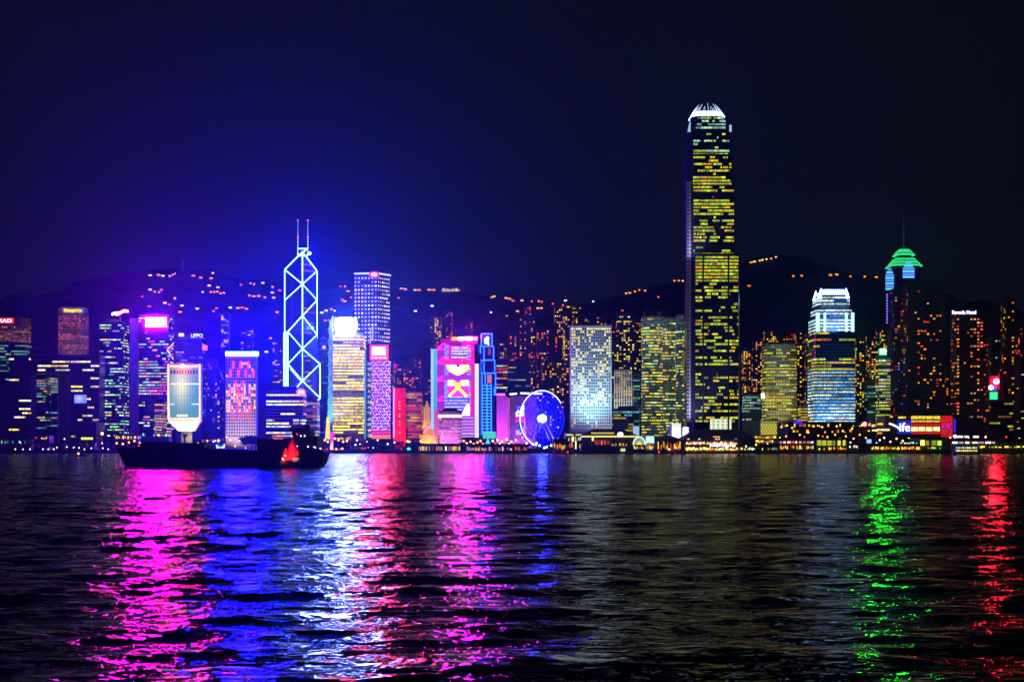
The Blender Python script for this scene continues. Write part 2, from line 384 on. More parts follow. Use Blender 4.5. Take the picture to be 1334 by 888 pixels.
# ================================================================== buildings, from the left of the harbour to the right
E = dict(
    pinksign=em('pink_sign_light', (1, .002, .72), 800), bluestrip=em('blue_strip_light', (.0004, .001, 1), 5200), whitesign=em('white_blue_sign_light', (.14, .2, 1), 1000),
    redstar=em('red_star_light', (1, .0012, .0006), 3200), redw=em('red_sign_light', (1, .05, .03), 3), yel=em('yellow_sign_light', (1, .75, .03), 2.2), wht=em('white_sign_light', (.9, .95, 1), 2.2),
    whtwarm=em('warm_white_light', (1, .88, .55), 2.5), boc=em('cyan_white_tube', (.24, .58, .85), 5.5), blue=em('blue_tube', (.004, .035, 1), 15.0), pinkt=em('pink_tube', (1, .004, .3), 7),
    crown=em('white_crown_light', (.22, .36, 1), 16), claw=em('pale_claw_light', (.7, .8, 1), 1.6, False), green=em('green_roof_light', (.03, .75, .22), 1.1), greenlamp=em('green_lamp', (.003, 1, .02), 430), redlamp=em('red_lamp', (1, .004, .02), 560),
    orange=em('orange_lamp', (1, .33, .03), 5, False), warm=em('warm_lamp', (1, .62, .2), 5, False), cool=em('cool_lamp', (.7, .9, 1), 5, False), rlamp=em('small_red_lamp', (1, .04, .03), 4, False),
    gold=em('gold_light', (1, .5, .05), 1.5), pinkbox=em('pink_box_light', (1, .1, .55), 6), purple=em('purple_light', (.35, .05, .9), 1.2), lime=em('lime_light', (.45, .62, .04), .8), glamp=em('small_green_lamp', (.05, 1, .45), 2.5, False),
    cyan=em('cyan_light', (.05, .55, 1), 1.6), wheel=em('blue_wheel_light', (.0005, .003, 1), 3.6), rim=em('white_rim_light', (.75, .85, 1), 2.2), hub=em('white_hub_light', (.02, .03, 1), 260), magenta=em('magenta_light', (1, .02, .4), 2),
)
# --- hotel with red sign at the edge of the frame
r_, po, zb, zt = office('hotel_tower', 'curved brown hotel with red letters, cut by the edge of the frame', -22, 44, 414, 2150, yl=466, mat='brown', rnd=14, fh=3.4, pane=2.2, p=.75, pal=(O, O, sc(O, .6), (1, .5, .15)), inten=.55, frac=.5, run=(1, 2), dim=(.05, .02, .015), gap=12, cat='hotel', kit=2)
text('CONRAD', 'sign', r_, -22, 15, 417.5, 2148, E['wht'], .3, 4.4); signboard(r_, -24, 18, 414, 421, 2149.4, em('red_sign_board', (1, .02, .02), 1.1, False), 'sign_board', .4)
flood(r_, 'floodlight', (PX(20, 2090), 2090, PZ(480, 2090)), (PX(15, 2150), 2150, PZ(425, 2150)), 1.2e5, (1, .55, .35), 80)
# --- hotel with yellow sign
r_, po, zb, zt = office('hotel_tower', 'curved brown hotel with yellow script sign on its pale crown band', 73, 118, 409, 2150, yl=462, mat='brown', rnd=11, fh=3.3, pane=2.0, p=.5, pal=(O, sc(O, .6), (1, .15, .05), Rd), inten=.8, frac=.5, run=(1, 2), dim=(.03, .012, .01), gap=2, cat='hotel', kit=2)
mb = MB(); q = rounded(rect(73, 118, 2150, 28), 11); mb.prism(inset(q, .5), zt, PZ(400.5, 2150)); mb.prism(inset(q, 3), PZ(400.5, 2150), PZ(399, 2150)); mb.build('crown_band', M['pale'], r_)
text('Shangri-La', 'sign', r_, 83, 107, 404.5, 2148, E['yel'], .3, 5)
flood(r_, 'floodlight', (PX(96, 2090), 2090, PZ(480, 2090)), (PX(96, 2150), 2150, PZ(415, 2150)), 1.5e5, (1, .55, .4), 80)
# --- behind and under them
office('office_tower', 'green lit office block standing under the red lettered hotel', -18, 41, 447, 2080, yl=540, fh=4, pane=2, p=.55, pal=(G, LG, (.2, .8, .6), C), inten=.55, frac=.45, skip=((500, 999),))
r_, po, zb, zt = tower('government_block', 'dark block shaped like an open gate with a slab of sky between its legs', 12, 131, 462, 1960, poly=[(PX(12, 1960), 1960), (PX(40, 1960), 1960), (PX(40, 1960), 1985), (PX(12, 1960), 1985)], kit=False, cat='office tower')
mb = MB(); gx = [PX(v, 1960) for v in (12, 40.01, 92, 130)]
mb.box(gx[1], gx[2], 1960.1, 1984.9, PZ(486, 1960), PZ(462, 1960)); mb.build('bridge', M['glass'], r_)
mb = MB(); mb.box(gx[2]+.01, gx[3], 1960, 1985, 3, PZ(461.8, 1960)); mb.build('wing', M['glass'], r_)
for x0, x1, ya, yb, p in ((12, 40, 466, 560, .16), (41, 91, 464, 484, .3), (93, 129, 464, 570, .2)):
    py = ya
    while py < yb:
        band(r_, [(PX(x0, 1960), 1959.9), (PX(x1, 1960), 1959.9), (PX(x1, 1960), 1962), (PX(x0, 1960), 1962)], PZ(py+2.6, 1960), PZ(py+.6, 1960), 2.2, p, (Wh, Yl, Wh, (1, .8, .3)), 1.7, run=(3, 8)); py += 5.4
ledgrid(r_, 97, 113, 514, 525, 1959, lambda x, y: sc((.12, .16, 1), 1.2+2.5*math.exp(-((x-103)/5)**2-((y-519)/4)**2)), 1.3)
office('office_tower', 'dim block with a green sign seen through the gate shaped block', 46, 66, 489, 2200, yl=560, p=.28, pal=(G, C, Yl, Wh), inten=.7)
office('office_tower', 'teal windowed block seen through the gate shaped block', 67, 91, 487, 2230, yl=560, p=.42, pal=(C, G, LG, Wh), inten=.55)
r_ = office('council_block', 'low dark box with one yellow strip of light by the water', 98, 134, 552, 1820, yl=578, p=.0, d=30, kit=2)[0]
signboard(r_, 106, 121, 569.5, 572.3, 1819.5, em('yellow_strip', (1, .8, .1), 1.3, False), 'light_strip')
# --- logo tower and pink sign tower
r_ = office('office_tower', 'dark tower with green windows and a red and white wave logo on top', 130, 168, 420, 2000, yl=572, d=30, fh=4, pane=1.8, p=.42, pal=(LG, G, (.8, 1, .5), Yl, LG), inten=1.4, frac=.42, run=(1, 5))[0]
lg = MB(); 
lg.path([U(146, 409.5, 1999), U(150, 407.5, 1999), U(154, 407.8, 1999)], 1.3, 6); lg.build('logo', em('white_blue_logo', (.3, .4, 1), 60), r_)
lg = MB(); lg.path([U(151, 410, 1998), U(157, 407, 1998), U(162, 404.6, 1998), U(167, 405.5, 1998)], 1.7, 6); lg.build('logo', em('red_logo', (1, .03, .06), 60), r_)
mb = MB(); mb.tube(U(155, 420, 2000, 6), U(155, 409, 2000, 4), .4); mb.build('sign_mast', M['steel'], r_)
r_, po, zb, zt = office('office_tower', 'purple glowing tower carrying the brightest pink sign', 181, 226, 411, 2000, yl=572, d=30, fh=4, pane=1.7, pfn=lambda y: .75 if 470 < y < 515 else .28, pal=(LG, (1, .6, .2), Yl, P, G), inten=1.3, frac=.45, run=(2, 6), kit=2)
mb = MB(); mb.box(PX(168.5, 2000), PX(181, 2000)-.02, 2004, 2030, 3, PZ(414, 2000)); mb.build('stair_shaft', M['grey'], r_)
mb = MB(); mb.box(PX(186, 2000), PX(219, 2000), 2004, 2012, zt-.02, PZ(411-1, 2000)); mb.build('sign_base', M['grey'], r_)
signboard(r_, 189.5, 217, 413, 426, 1998, E['pinksign'])
frame_tubes(r_, [[U(226.5, 446, 1998), U(217.5, 456, 1998), U(226, 468, 1998)], [U(217.5, 456, 1998), U(221, 459, 1998)]], .5, em('gold_tube', (1, .7, .2), 1.6, False))
r_ = office('office_tower', 'yellow lit block wedged beside the pink sign tower', 202, 217, 520, 1880, yl=575, fh=3.6, p=.7, pal=(Yl, O, (1, .6, .1)), inten=.8)[0]
# --- block on a tapered foot
Y0 = 1850
root = thing('tapered_foot_tower', 'pale green block outlined in white light on an inverted tapered foot', 'office tower', (PX(240, Y0), Y0+18, 3)); r_ = root
mb = MB(); x0, x1 = PX(219, Y0), PX(260.5, Y0); pl = [(x0, Y0), (x1, Y0), (x1, Y0+15), (x0, Y0+15)]
mb.prism(pl, PZ(548, Y0), PZ(474, Y0)); mb.build('wall', M['pale'], r_)
mb = MB(); q = [(PX(230, Y0), Y0+9), (PX(252, Y0), Y0+9), (PX(252, Y0), Y0+14), (PX(230, Y0), Y0+14)]
mb.prism(q, PZ(561, Y0), PZ(548, Y0)-.01, top=pl); mb.build('tapered_foot', M['pale'], r_)
mb = MB(); mb.box(PX(234, Y0), PX(248, Y0), Y0+9.5, Y0+13.5, 3, PZ(561, Y0)-.01); mb.build('stem', M['black'], r_)  # black stands in for the darkness that hides the stem
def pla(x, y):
    b = math.exp(-((x-236)/11)**2-((y-503)/22)**2)  # soft central pool of brightness painted into the front's emission
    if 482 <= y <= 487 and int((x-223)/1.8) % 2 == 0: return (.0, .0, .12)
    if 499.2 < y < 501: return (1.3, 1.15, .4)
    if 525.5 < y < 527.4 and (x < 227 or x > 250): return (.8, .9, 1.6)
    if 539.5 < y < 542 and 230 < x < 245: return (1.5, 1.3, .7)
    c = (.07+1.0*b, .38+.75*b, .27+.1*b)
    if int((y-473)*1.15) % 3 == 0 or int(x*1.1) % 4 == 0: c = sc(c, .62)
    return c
ledgrid(r_, 222, 259, 477, 544, Y0, pla, .85, 'glazed_front', M['scr'])
frame_tubes(r_, [[U(219.5, 474, Y0, -1), U(219.5, 546, Y0, -1)], [U(260.5, 474, Y0, -1), U(260.5, 546, Y0, -1)], [U(222, 477, Y0, -1), U(258, 477, Y0, -1)]], .85, em('warm_white_tube', (1, .85, .55), 1.8), 'light_tube')
mb = MB(); mb.hull2([U(219, 549, Y0, -.6), U(262, 549, Y0, -.6), U(262, 549, Y0, 0), U(219, 549, Y0, 0)], [U(219, 546.4, Y0, -.6), U(262, 546.4, Y0, -.6), U(262, 546.4, Y0, 0), U(219, 546.4, Y0, 0)]); mb.build('ledge_light', em('peach_light', (1, .62, .32), 1.2), r_)
flood(r_, 'floodlight', (PX(240, Y0-26), Y0-26, PZ(575, Y0)), (PX(241, Y0), Y0+6, PZ(552, Y0)), 3.6e5, (1, .72, .3), 90)
mb = MB(); mb.ball(U(239, 477, Y0, -2.9), 2.6); mb.build('star_lamp', E['redstar'], r_)
# --- behind: towers with blue signs
r_, po, zb, zt = office('office_tower', 'blue glass tower with white roof letters behind the tapered foot block', 229, 268, 441, 2120, yl=560, mat='glassb', p=.3, pal=(C, B, Wh, (.3, .5, 1)), inten=.8, frac=.4, d=26)
text('LIPPO', 'sign', r_, 249, 264, 437, 2118, em('pale_blue_letters', (.5, .75, 1), 2.2, False), .4, 5)
signboard(r_, 233, 239.5, 434, 438, 2118, em('pale_blue_logo', (.5, .75, 1), 2.2, False), 'logo_board')
signboard(r_, 264, 270, 450, 456, 2116, em('pink_round_sign', (1, .1, .3), 2.5, False), 'small_sign')
mb = MB(); mb.box(PX(231, 2120), PX(265, 2120), 2121, 2126, zt-.01, PZ(439.5, 2120)); mb.build('sign_base', M['grey'], r_)
flats('apartment_tower', 'dim blue tower with scattered lights between the tapered foot and the red barred hotel', 270, 291, 482, 2250, yl=560, p=.16, pal=(C, Wh, O, Rd), mat='glassb', cap=30)
flats('apartment_tower', 'slim hillside tower with yellow windows above the blue roof light', 288, 300, 408, 2600, yl=455, p=.42, pal=(Yl, O, Yl), cap=30, ww=3, d=16)
flats('apartment_tower', 'hillside tower with pale windows just behind the blue roof light', 314, 331, 428, 2560, yl=458, p=.24, pal=(Wh, O, P), cap=20, ww=3, d=16)
flats('apartment_tower', 'hillside tower showing orange windows beside the neon braced tower', 355, 369, 444, 2560, yl=500, p=.3, pal=(O, Yl), cap=22, ww=3, d=16)
# --- pale hotel with red light bars
Y0 = 1860; r_, po, zb, zt = tower('hotel_tower', 'pale slab with red and yellow light bars under a blue white roof light', 294, 336, 464, Y0, d=14, mat='pale', cat='hotel', kit=False)
x0, x1 = po[0][0], po[1][0]; n = 0; rest = MB(); ww = (x1-x0)/12
bars = {475: (2, 5, 8), 486: (1, 4, 7, 10), 501: (3, 6), 510: (1, 4, 6, 9), 519: (3, 5), 531: (1, 4, 7, 9), 541: (2, 5, 8)}
py = 469
while py < 569:
    for i in range(12):
        x = x0+(i+.5)*ww; lit = (500 < py < 540 and R.random() < .6) or R.random() < .07 or (py > 546 and R.random() < .3)
        c = sc(R.choice(((1, .6, .02), (1, .75, .05), (1, .4, .02))), R.uniform(1.2, 2.4)) if lit else (.004, .004, .012)
        if py > 546 and lit: c = sc((.6, 1, .35), R.uniform(.5, 1))
        if n < 98 and (lit or i % 4 == 1): put_window(r_, (x, Y0-.02, PZ(py, Y0)), 1.9, 2.3, c); n += 1
        else: rest.box(x-.95, x+.95, Y0-.15, Y0+.05, PZ(py, Y0)-1.1, PZ(py, Y0)+1.1, 0, (1e-4, 1e-4, 1e-4))
    py += 4.1
o = rest.build('window', M['win'], r_); o['kind'] = 'stuff'
rb = em('red_bar_light', (1, .02, .01), 4.0)
for py, cols in bars.items():
    for c in cols:
        x = x0+(c+1)*ww; m = MB(); m.box(x-1.15, x+1.15, Y0-.6, Y0-.2, PZ(py+4.8, Y0), PZ(py-4.6, Y0)); m.build('light_bar', rb, r_)
mb = MB(); mb.tube(U(293.5, 460.5, Y0, 3.5), U(336, 460.5, Y0, 3.5), 3.0, 10); mb.build('roof_light', E['bluestrip'], r_)
mb = MB(); mb.box(x0+1, x1-1, Y0+7, Y0+12, zt-.01, zt+4); mb.build('roof', M['grey'], r_)
flood(r_, 'floodlight', (PX(304, Y0-45), Y0-45, 8), (PX(312, Y0), Y0, PZ(535, Y0)), 1.5e5, (1, .66, .6), 100)
# --- low ribbon block with round pink sign
r_, po, zb, zt = office('office_block', 'wide low office with yellow ribbon windows and a round pink roof sign', 347, 399, 508, 1800, yl=574, d=26, fh=3.9, pane=2.6, p=.75, pal=(Yl, (1, .75, .1), (1, .8, .3), O, (.5, .9, .8)), inten=2.1, frac=.45, mat='grey', run=(2, 9), gap=4, kit=2)
mb = MB(); mb.disc(U(392, 510.5, 1800, -1.2), 5.2, 1, 24, sz=.85); sg = mb.build('sign', em('pink_disc_light', (1, .04, .22), 5), r_)
mb = MB(); mb.box(PX(389, 1800), PX(396, 1800), 1798.4, 1798.75, PZ(512.3, 1800), PZ(508.8, 1800)); mb.build('emblem', em('white_emblem', (1, .85, .8), 3, False), sg)
office('office_block', 'pink grey stub block beside the low ribbon office', 399.5, 416.5, 522, 1812, yl=572, d=24, fh=3.9, pane=2.6, p=.5, pal=(Yl, O, Wh), inten=.7, mat='grey', run=(2, 5), kit=2)
# --- neon braced tower
Y0 = 2150
def N(px, py, dy=0):
    v = U(px, py, Y0); k = (Y0+dy)/Y0; return Vector((v.x*k, Y0+dy, CAMZ+(v.z-CAMZ)*k))
root = r_ = thing('braced_tower', 'faceted dark glass tower traced by white cyan diagonal braces with twin masts', 'skyscraper', (PX(394, Y0), Y0, 3))
D = 24; C_ = (394, 0); BL = (371, D); BR = (413, D); FL = (375, -D); FR = (417, -D)
def shaft(name, a, b, ya, yb, yc):
    bot = [N(a[0], 580, a[1]), N(b[0], 580, b[1]), N(394, 580, 0)]; top = [N(a[0], ya, a[1]), N(b[0], yb, b[1]), N(394, yc, 0)]
    for q in bot: q.z = 3
    m = MB(); m.hull2(bot, top); m.build(name, M['braced'], r_)
shaft('glass_shaft', BL, BR, 352, 354, 330); shaft('glass_shaft', FL, BL, 433, 434, 411); shaft('glass_shaft', BR, FR, 436, 475, 454); shaft('glass_shaft', FR, FL, 519, 505, 496)
def tb(*pts): frame_tubes(r_, [[N(*p) for p in pts]], .85, E['boc'], 'brace_light')
tb((394, 328), (394, 496)); tb((371, 351, D), (371, 434, D)); tb((413, 353, D), (413, 512, D)); tb((371, 351, D), (394, 328), (413, 353, D))
tb((371, 351, D), (394, 370), (413, 391, D)); tb((413, 353, D), (394, 370), (371, 391, D)); tb((413, 391, D), (394, 411), (375, 432, -D)); tb((394, 411), (413, 436, D))
tb((375, 432, -D), (394, 454), (417, 474, -D)); tb((413, 436, D), (394, 454), (375, 474, -D)); tb((375, 474, -D), (394, 496), (417, 518, -D), (400, 537, -D)); tb((417, 474, -D), (394, 496), (385, 506, -D))
tb((375, 432, -D), (375, 503, -D)); tb((417, 474, -D), (417, 519, -D)); tb((370, 434, D), (370, 503, D)); tb((372.5, 434, 0), (372.5, 503, 0)); tb((370, 434, D), (375, 432, -D)); tb((394, 458), (413, 480, D)); tb((378, 480, -20), (394, 498))
for px in (388, 401):
    m = MB(); m.tube(N(px, 330), N(px, 312), .9, 6); m.tube(N(px, 312), N(px, 287), .5, 6, r2=.3); mast = m.build('mast', em('mast_glow', (.4, .7, .9), .9, False), r_)  # brightness of the masts is put in as emission
    for py in (287, 308.5): m = MB(); m.ball(N(px, py), 1.15); m.build('beacon', E['rlamp'], mast)
frame_tubes(r_, [[N(388, 324), N(401, 324), N(401, 333), N(388, 333), N(388, 324)], [N(388, 333), N(401, 324)]], .8, E['boc'], 'brace_light')
m = MB(); m.ball(N(403.5, 330, -2), 1.6); m.build('spotlamp', em('cyan_spotlamp', (.001, .006, 1), 26000), r_)
m = MB(); m.ball(N(407, 427, 10), 1.3); m.build('spotlamp', em('cyan_spotlamp_low', (.012, .04, 1), 1500), r_)
for py, a, b, c in ((344, 379, 408, O), (352, 379, 408, O), (373, 377, 387, Rd), (379, 398, 404, C), (399, 384, 390, O), (401, 396, 404, O), (406, 399, 410, P), (412, 384, 390, Rd), (420, 397, 407, O), (428, 381, 392, (1, .6, .3)), (433, 396, 404, O), (440, 380, 391, O), (446, 382, 391, P), (459, 381, 391, (1, .8, .4)), (464, 382, 408, C), (470, 398, 406, O), (478, 383, 391, O), (485, 397, 409, O), (491, 380, 390, Yl), (496, 397, 407, (1, .6, .2)), (501, 379, 392, Yl), (503, 396, 409, Yl)):
    m = MB(); dd = 1.2; za, zb_ = PZ(py+.75, Y0), PZ(py-.75, Y0)
    for s in range(int(b-a)):
        pa, pb = a+s, a+s+.8; ya = (D*abs(pa-394)/21 if py < 434 else -D*abs(pa-394)/21)-.7; yb2 = (D*abs(pb-394)/21 if py < 434 else -D*abs(pb-394)/21)-.7
        col = sc(c, R.uniform(.2, .9)); m.face([(PX(pa, Y0), Y0+ya, za), (PX(pb, Y0), Y0+yb2, za), (PX(pb, Y0), Y0+yb2, zb_), (PX(pa, Y0), Y0+ya, zb_)], 0, col)
    m.build('window_band', M['win'], r_)
# --- slim glass tower and fin tower with the white sign
r_ = office('glass_tower', 'slim dim blue glass tower between the neon braces and the yellow ribbon tower', 416, 428, 441, 2230, yl=572, mat='glassb', p=.3, pal=(C, (.1, .5, .8)), inten=.4, frac=.35, kit=2, d=18)[0]
m = MB(); m.ball(U(422, 452, 2228), 2.4); m.build('round_sign', em('pink_round_light', (1, .12, .25), 5), r_)
Y0 = 1870; r_, po, zb, zt = office('office_tower', 'yellow ribbon office tower topped by the dazzling white blue sign', 434, 476, 433, Y0, yl=569, d=28, fh=4.0, pane=2.2, pfn=lambda y: .05 if 509 < y < 517 else .93, pal=((1, .72, 0), (1, .72, 0), (1, .8, .02), (1, .5, .01), (.9, .8, .01)), inten=2.3, frac=.6, run=(3, 12), mat='grey', dim=(.3, .17, .01), kit=2, gap=3)
mb = MB(); mb.disc(U(450.5, 423.5, 1868), 13.4, 1.4, 28, sz=.78); mb.build('sign', E['whitesign'], r_)  # oval outline shaped after the bloom around the sign
mb = MB(); mb.box(PX(436, Y0), PX(465, Y0), Y0+.2, Y0+10, zt-.01, PZ(413.5, Y0)); mb.build('sign_base', M['grey'], r_)
mb = MB(); mb.hull2([(PX(426, Y0), Y0-1, 3), (PX(433.6, Y0), Y0-1, 3), (PX(433.6, Y0), Y0+24, 3), (PX(426, Y0), Y0+24, 3)], [U(429, 418, Y0, -1), U(433.6, 411, Y0, -1), U(433.6, 411, Y0, 24), U(429, 418, Y0, 24)]); mb.build('fin', M['pale'], r_)
flood(r_, 'floodlight', (PX(425, Y0-36), Y0-36, 20), (PX(430, Y0), Y0, PZ(470, Y0)), 3.2e5, (.08, .5, 1), 90)
for k in range(9):
    y = 430+k*15.5; frame_tubes(r_, [[U(427+k*-.05, y, Y0, -1.6), U(432, y-7, Y0, -1.6), U(428, y-14, Y0, -1.6)]], .45, em('cyan_fin_tube', (.1, .6, 1), 1.5, False))
# small yellow obelisk-like light tower and magenta base below the fin
t_ = thing('light_column', 'slim yellow glowing column at the foot of the ribbon tower', 'light column', (PX(427, 1790), 1790, 3)); mb = MB(); mb.hull2([U(423.5, 572, 1790), U(429.5, 572, 1790), U(429.5, 572, 1790, 5), U(423.5, 572, 1790, 5)], [U(425.5, 543, 1790), U(428.5, 543, 1790), U(428.5, 543, 1790, 4), U(425.5, 543, 1790, 4)]); mb.build('shaft', em('lemon_light', (.95, .8, .02), 1.1), t_)
mb = MB(); mb.box(PX(422, 1790), PX(431, 1790), 1788, 1797, 3, PZ(572, 1790)-.01); mb.build('plinth', M['grey'], t_)
t_ = thing('light_column', 'magenta lit stub column at the foot of the white sign tower', 'light column', (PX(432, 1788), 1788, 3)); mb = MB(); mb.box(PX(430, 1788), PX(435.5, 1788), 1786, 1790, 14, PZ(563, 1788)); mb.build('shaft', E['magenta'], t_)
mb = MB(); mb.box(PX(430.5, 1788), PX(435, 1788), 1786.2, 1789.8, 3, 13.99); mb.build('plinth', em('rose_light', (1, .6, .8), 1.3), t_)
# --- grid tower with two faces
Y0 = 2200
xa = PX(462, Y0+4); xb, xc = PX(492.5, Y0), PX(508.5, Y0+26)
r_, po, zb, zt = tower('grid_tower', 'tall square tower with white dotted rows seen on its corner', 462, 508, 357, Y0, poly=[(xa, Y0+4), (xb, Y0), (xc, Y0+26), (xc-(xb-xa), Y0+32)], mat='glassb', kit=False, cat='skyscraper')
z = zt-4
while z > PZ(520, Y0):
    up = (z-PZ(520, Y0))/(zt-PZ(520, Y0))
    band(r_, po, z-3.1, z-.6, 5.2, .92, ((.85, .8, 1), (.75, .8, 1), (1, .7, .75)), 1.4, mul=.42, run=(1, 3), dim=(.08, .08, .3)); z -= 5.9
mb = MB(); mb.prism(inset(po, -1), zt+.01, zt+2.4); mb.build('roof_rim', em('pale_rim_light', (.9, 1, .8), 1.0), r_)
m = MB(); m.disc(U(487.5, 357.5, Y0-2), 8.5, 1, 20, sz=.55); sg = m.build('sign', em('crimson_disc', (1, .02, .1), 1.6), r_)
m = MB(); m.disc(U(487.5, 357.5, Y0-2.4), 4.5, .35, 16, sz=.5); m.build('emblem', E['wht'], sg)
# --- pink LED office in front of it
Y0 = 1880; r_, po, zb, zt = tower('office_tower', 'slim office with a purple pink light wall and a white lit top sign', 477, 510, 448, Y0, d=26, cat='office tower', kit=2)
def aia(x, y):
    k = math.sin(x*1.3+y*.7)*math.sin(x*.6-y*1.9)
    if x < 484: return sc((1, .7, .15), .9) if (int(y/3.6) % 2 and R.random() < .5) else (.01, .05, .25)
    if int(y-449) % 4 == 0: return (.12, .02, .3)
    if y > 560: return (1.2, .3, .05) if y > 567 else (1, .03, .3)
    c = (.42, .03, .95) if y > 515 else (.5, .05, .6)
    if k > .45 and R.random() < .75: c = (1.3, 1.2, 1.5)
    elif k > .1 and R.random() < .4: c = (1.1, .55, .5) if R.random() < .3 else (.5, .6, 1.6)
    elif R.random() < .25: c = (.2, .05, .6)
    return c
ledgrid(r_, 479, 509, 470, 571, Y0, aia, 1.0, 'light_wall')
signboard(r_, 482, 506, 449, 469, Y0, em('pink_sign_frame', (1, .03, .25), 2.2), 'sign_frame', .7); signboard(r_, 485, 502, 452.5, 462, Y0-.8, em('cream_sign', (1, .02, .07), 420), 'sign', .6)
for a, b in ((484, 486.5), (488, 492), (493.5, 498), (499, 504)): signboard(r_, a, b, 464.8, 467, Y0-.9, em('orange_letters', (1, .5, .08), 2.0, False), 'letter_strip', .3)
frame_tubes(r_, [[U(482, 448, Y0, 8), U(482, 426, Y0, 8)], [U(485, 448, Y0, 8), U(485, 424, Y0, 8)], [U(482, 440, Y0, 8), U(493, 448, Y0, 8)], [U(479, 446, Y0, 8), U(490, 446, Y0, 8)], [U(482, 432, Y0, 8), U(485, 432, Y0, 8)]], .5, em('white_mast_glow', (.8, .8, 1), .9, False), 'roof_mast')  # mast is no lamp; its brightness is put in as emission
signboard(r_, 474.5, 477, 455, 572, Y0+2, em('teal_edge', (.05, .4, .75), .7), 'edge_light', .8)
# --- red slab and ribbon block
Y0 = 1850
root = r_ = thing('office_block', 'crimson lit windowless slab with a glowing magenta edge', 'office block', (PX(521, Y0), Y0+12, 3))
mb = MB(); mb.box(PX(512.6, Y0), PX(528.5, Y0), Y0, Y0+26, 3, PZ(505, Y0)); mb.build('wall', M['red'], r_)
signboard(r_, 512, 514.4, 505, 570, Y0, em('hot_pink_edge', (1, .2, .8), 1.5), 'edge_light', .8)
flood(r_, 'floodlight', (PX(517, Y0-22), Y0-22, 5), (PX(520, Y0), Y0, PZ(540, Y0)), 2.0e5, (1, .05, .03), 120); flood(r_, 'floodlight', (PX(511, Y0-25), Y0-25, PZ(520, Y0)), (PX(515, Y0), Y0, PZ(520, Y0)), 0.5e5, (1, .06, .5), 110)
for k, py in enumerate((524, 528, 532, 539, 542, 549, 553, 563)): put_window(r_, U(520.5, py, Y0, -.05), 2.2, 1.2, (1, .6, .1))
office('office_block', 'orange windowed ribbon block beside the crimson slab', 529, 551, 510, 1856, yl=569, d=24, fh=3.7, pane=2, p=.62, pal=(O, Yl, Rd, (1, .45, .08)), inten=.9, run=(2, 7), mat='grey', kit=2, dim=(.1, .02, .1))
# --- golden spire tower and old domed court
Y0 = 1790
root = r_ = thing('domed_court', 'golden floodlit court with a small dome beside the pink LED bank', 'civic building', (PX(558, Y0), Y0+12, 3))
mb = MB(); mb.box(PX(546, Y0), PX(570, Y0), Y0, Y0+24, 3, PZ(566, Y0)); mb.build('wall', M['stone'], r_)
mb = MB(); 
for k in range(9): x = PX(547+k*2.6, Y0); mb.tube((x, Y0-1.2, 3), (x, Y0-1.2, PZ(567, Y0)), .45, 6)
mb.build('colonnade', M['stone'], r_)
mb = MB(); mb.tube(U(558, 566, Y0, 12), U(558, 562.5, Y0, 12), 7, 12); mb.ball(U(558, 563, Y0, 12), 7, n=14, k=8, sz=.9); dm = mb.build('dome', em('dome_glow', (1, .28, .02), .9), r_, True)  # floodlit gold of the dome is put into its emission
mb = MB(); mb.tube(U(558, 557, Y0, 12), U(558, 553, Y0, 12), .6, 6); mb.build('finial', M['stone'], dm)
flood(r_, 'floodlight', (PX(558, Y0-18), Y0-18, 5), (PX(558, Y0), Y0, 12), 9e4, (1, .5, .08), 120)
r_, po, zb, zt = tower('spire_tower', 'slim golden stepped tower behind the small dome', 550, 562, 548, 1900, d=10, mat='stone', kit=False, cat='tower')
mb = MB(); q = inset(po, 1.5); mb.prism(q, zt-.01, PZ(530, 1900)); mb.prism(inset(po, 3.5), PZ(530, 1900)-.01, PZ(527, 1900)); mb.prism(inset(po, 4.6), PZ(527, 1900)-.01, PZ(522, 1900)); mb.build('upper_stage', em('gold_stage_glow', (1, .42, .05), .55), r_)  # golden lighting of the upper stage is put in as emission
flood(r_, 'floodlight', (PX(556, 1880), 1880, 15), (PX(556, 1902), 1902, PZ(548, 1900)), 1.2e5, (1, .5, .08), 110)
flats('apartment_tower', 'dim tower with red windows peeking beside the pink LED bank', 553, 562, 492, 2260, yl=530, p=.35, pal=(Rd, O), cap=14, ww=2.6, d=14)
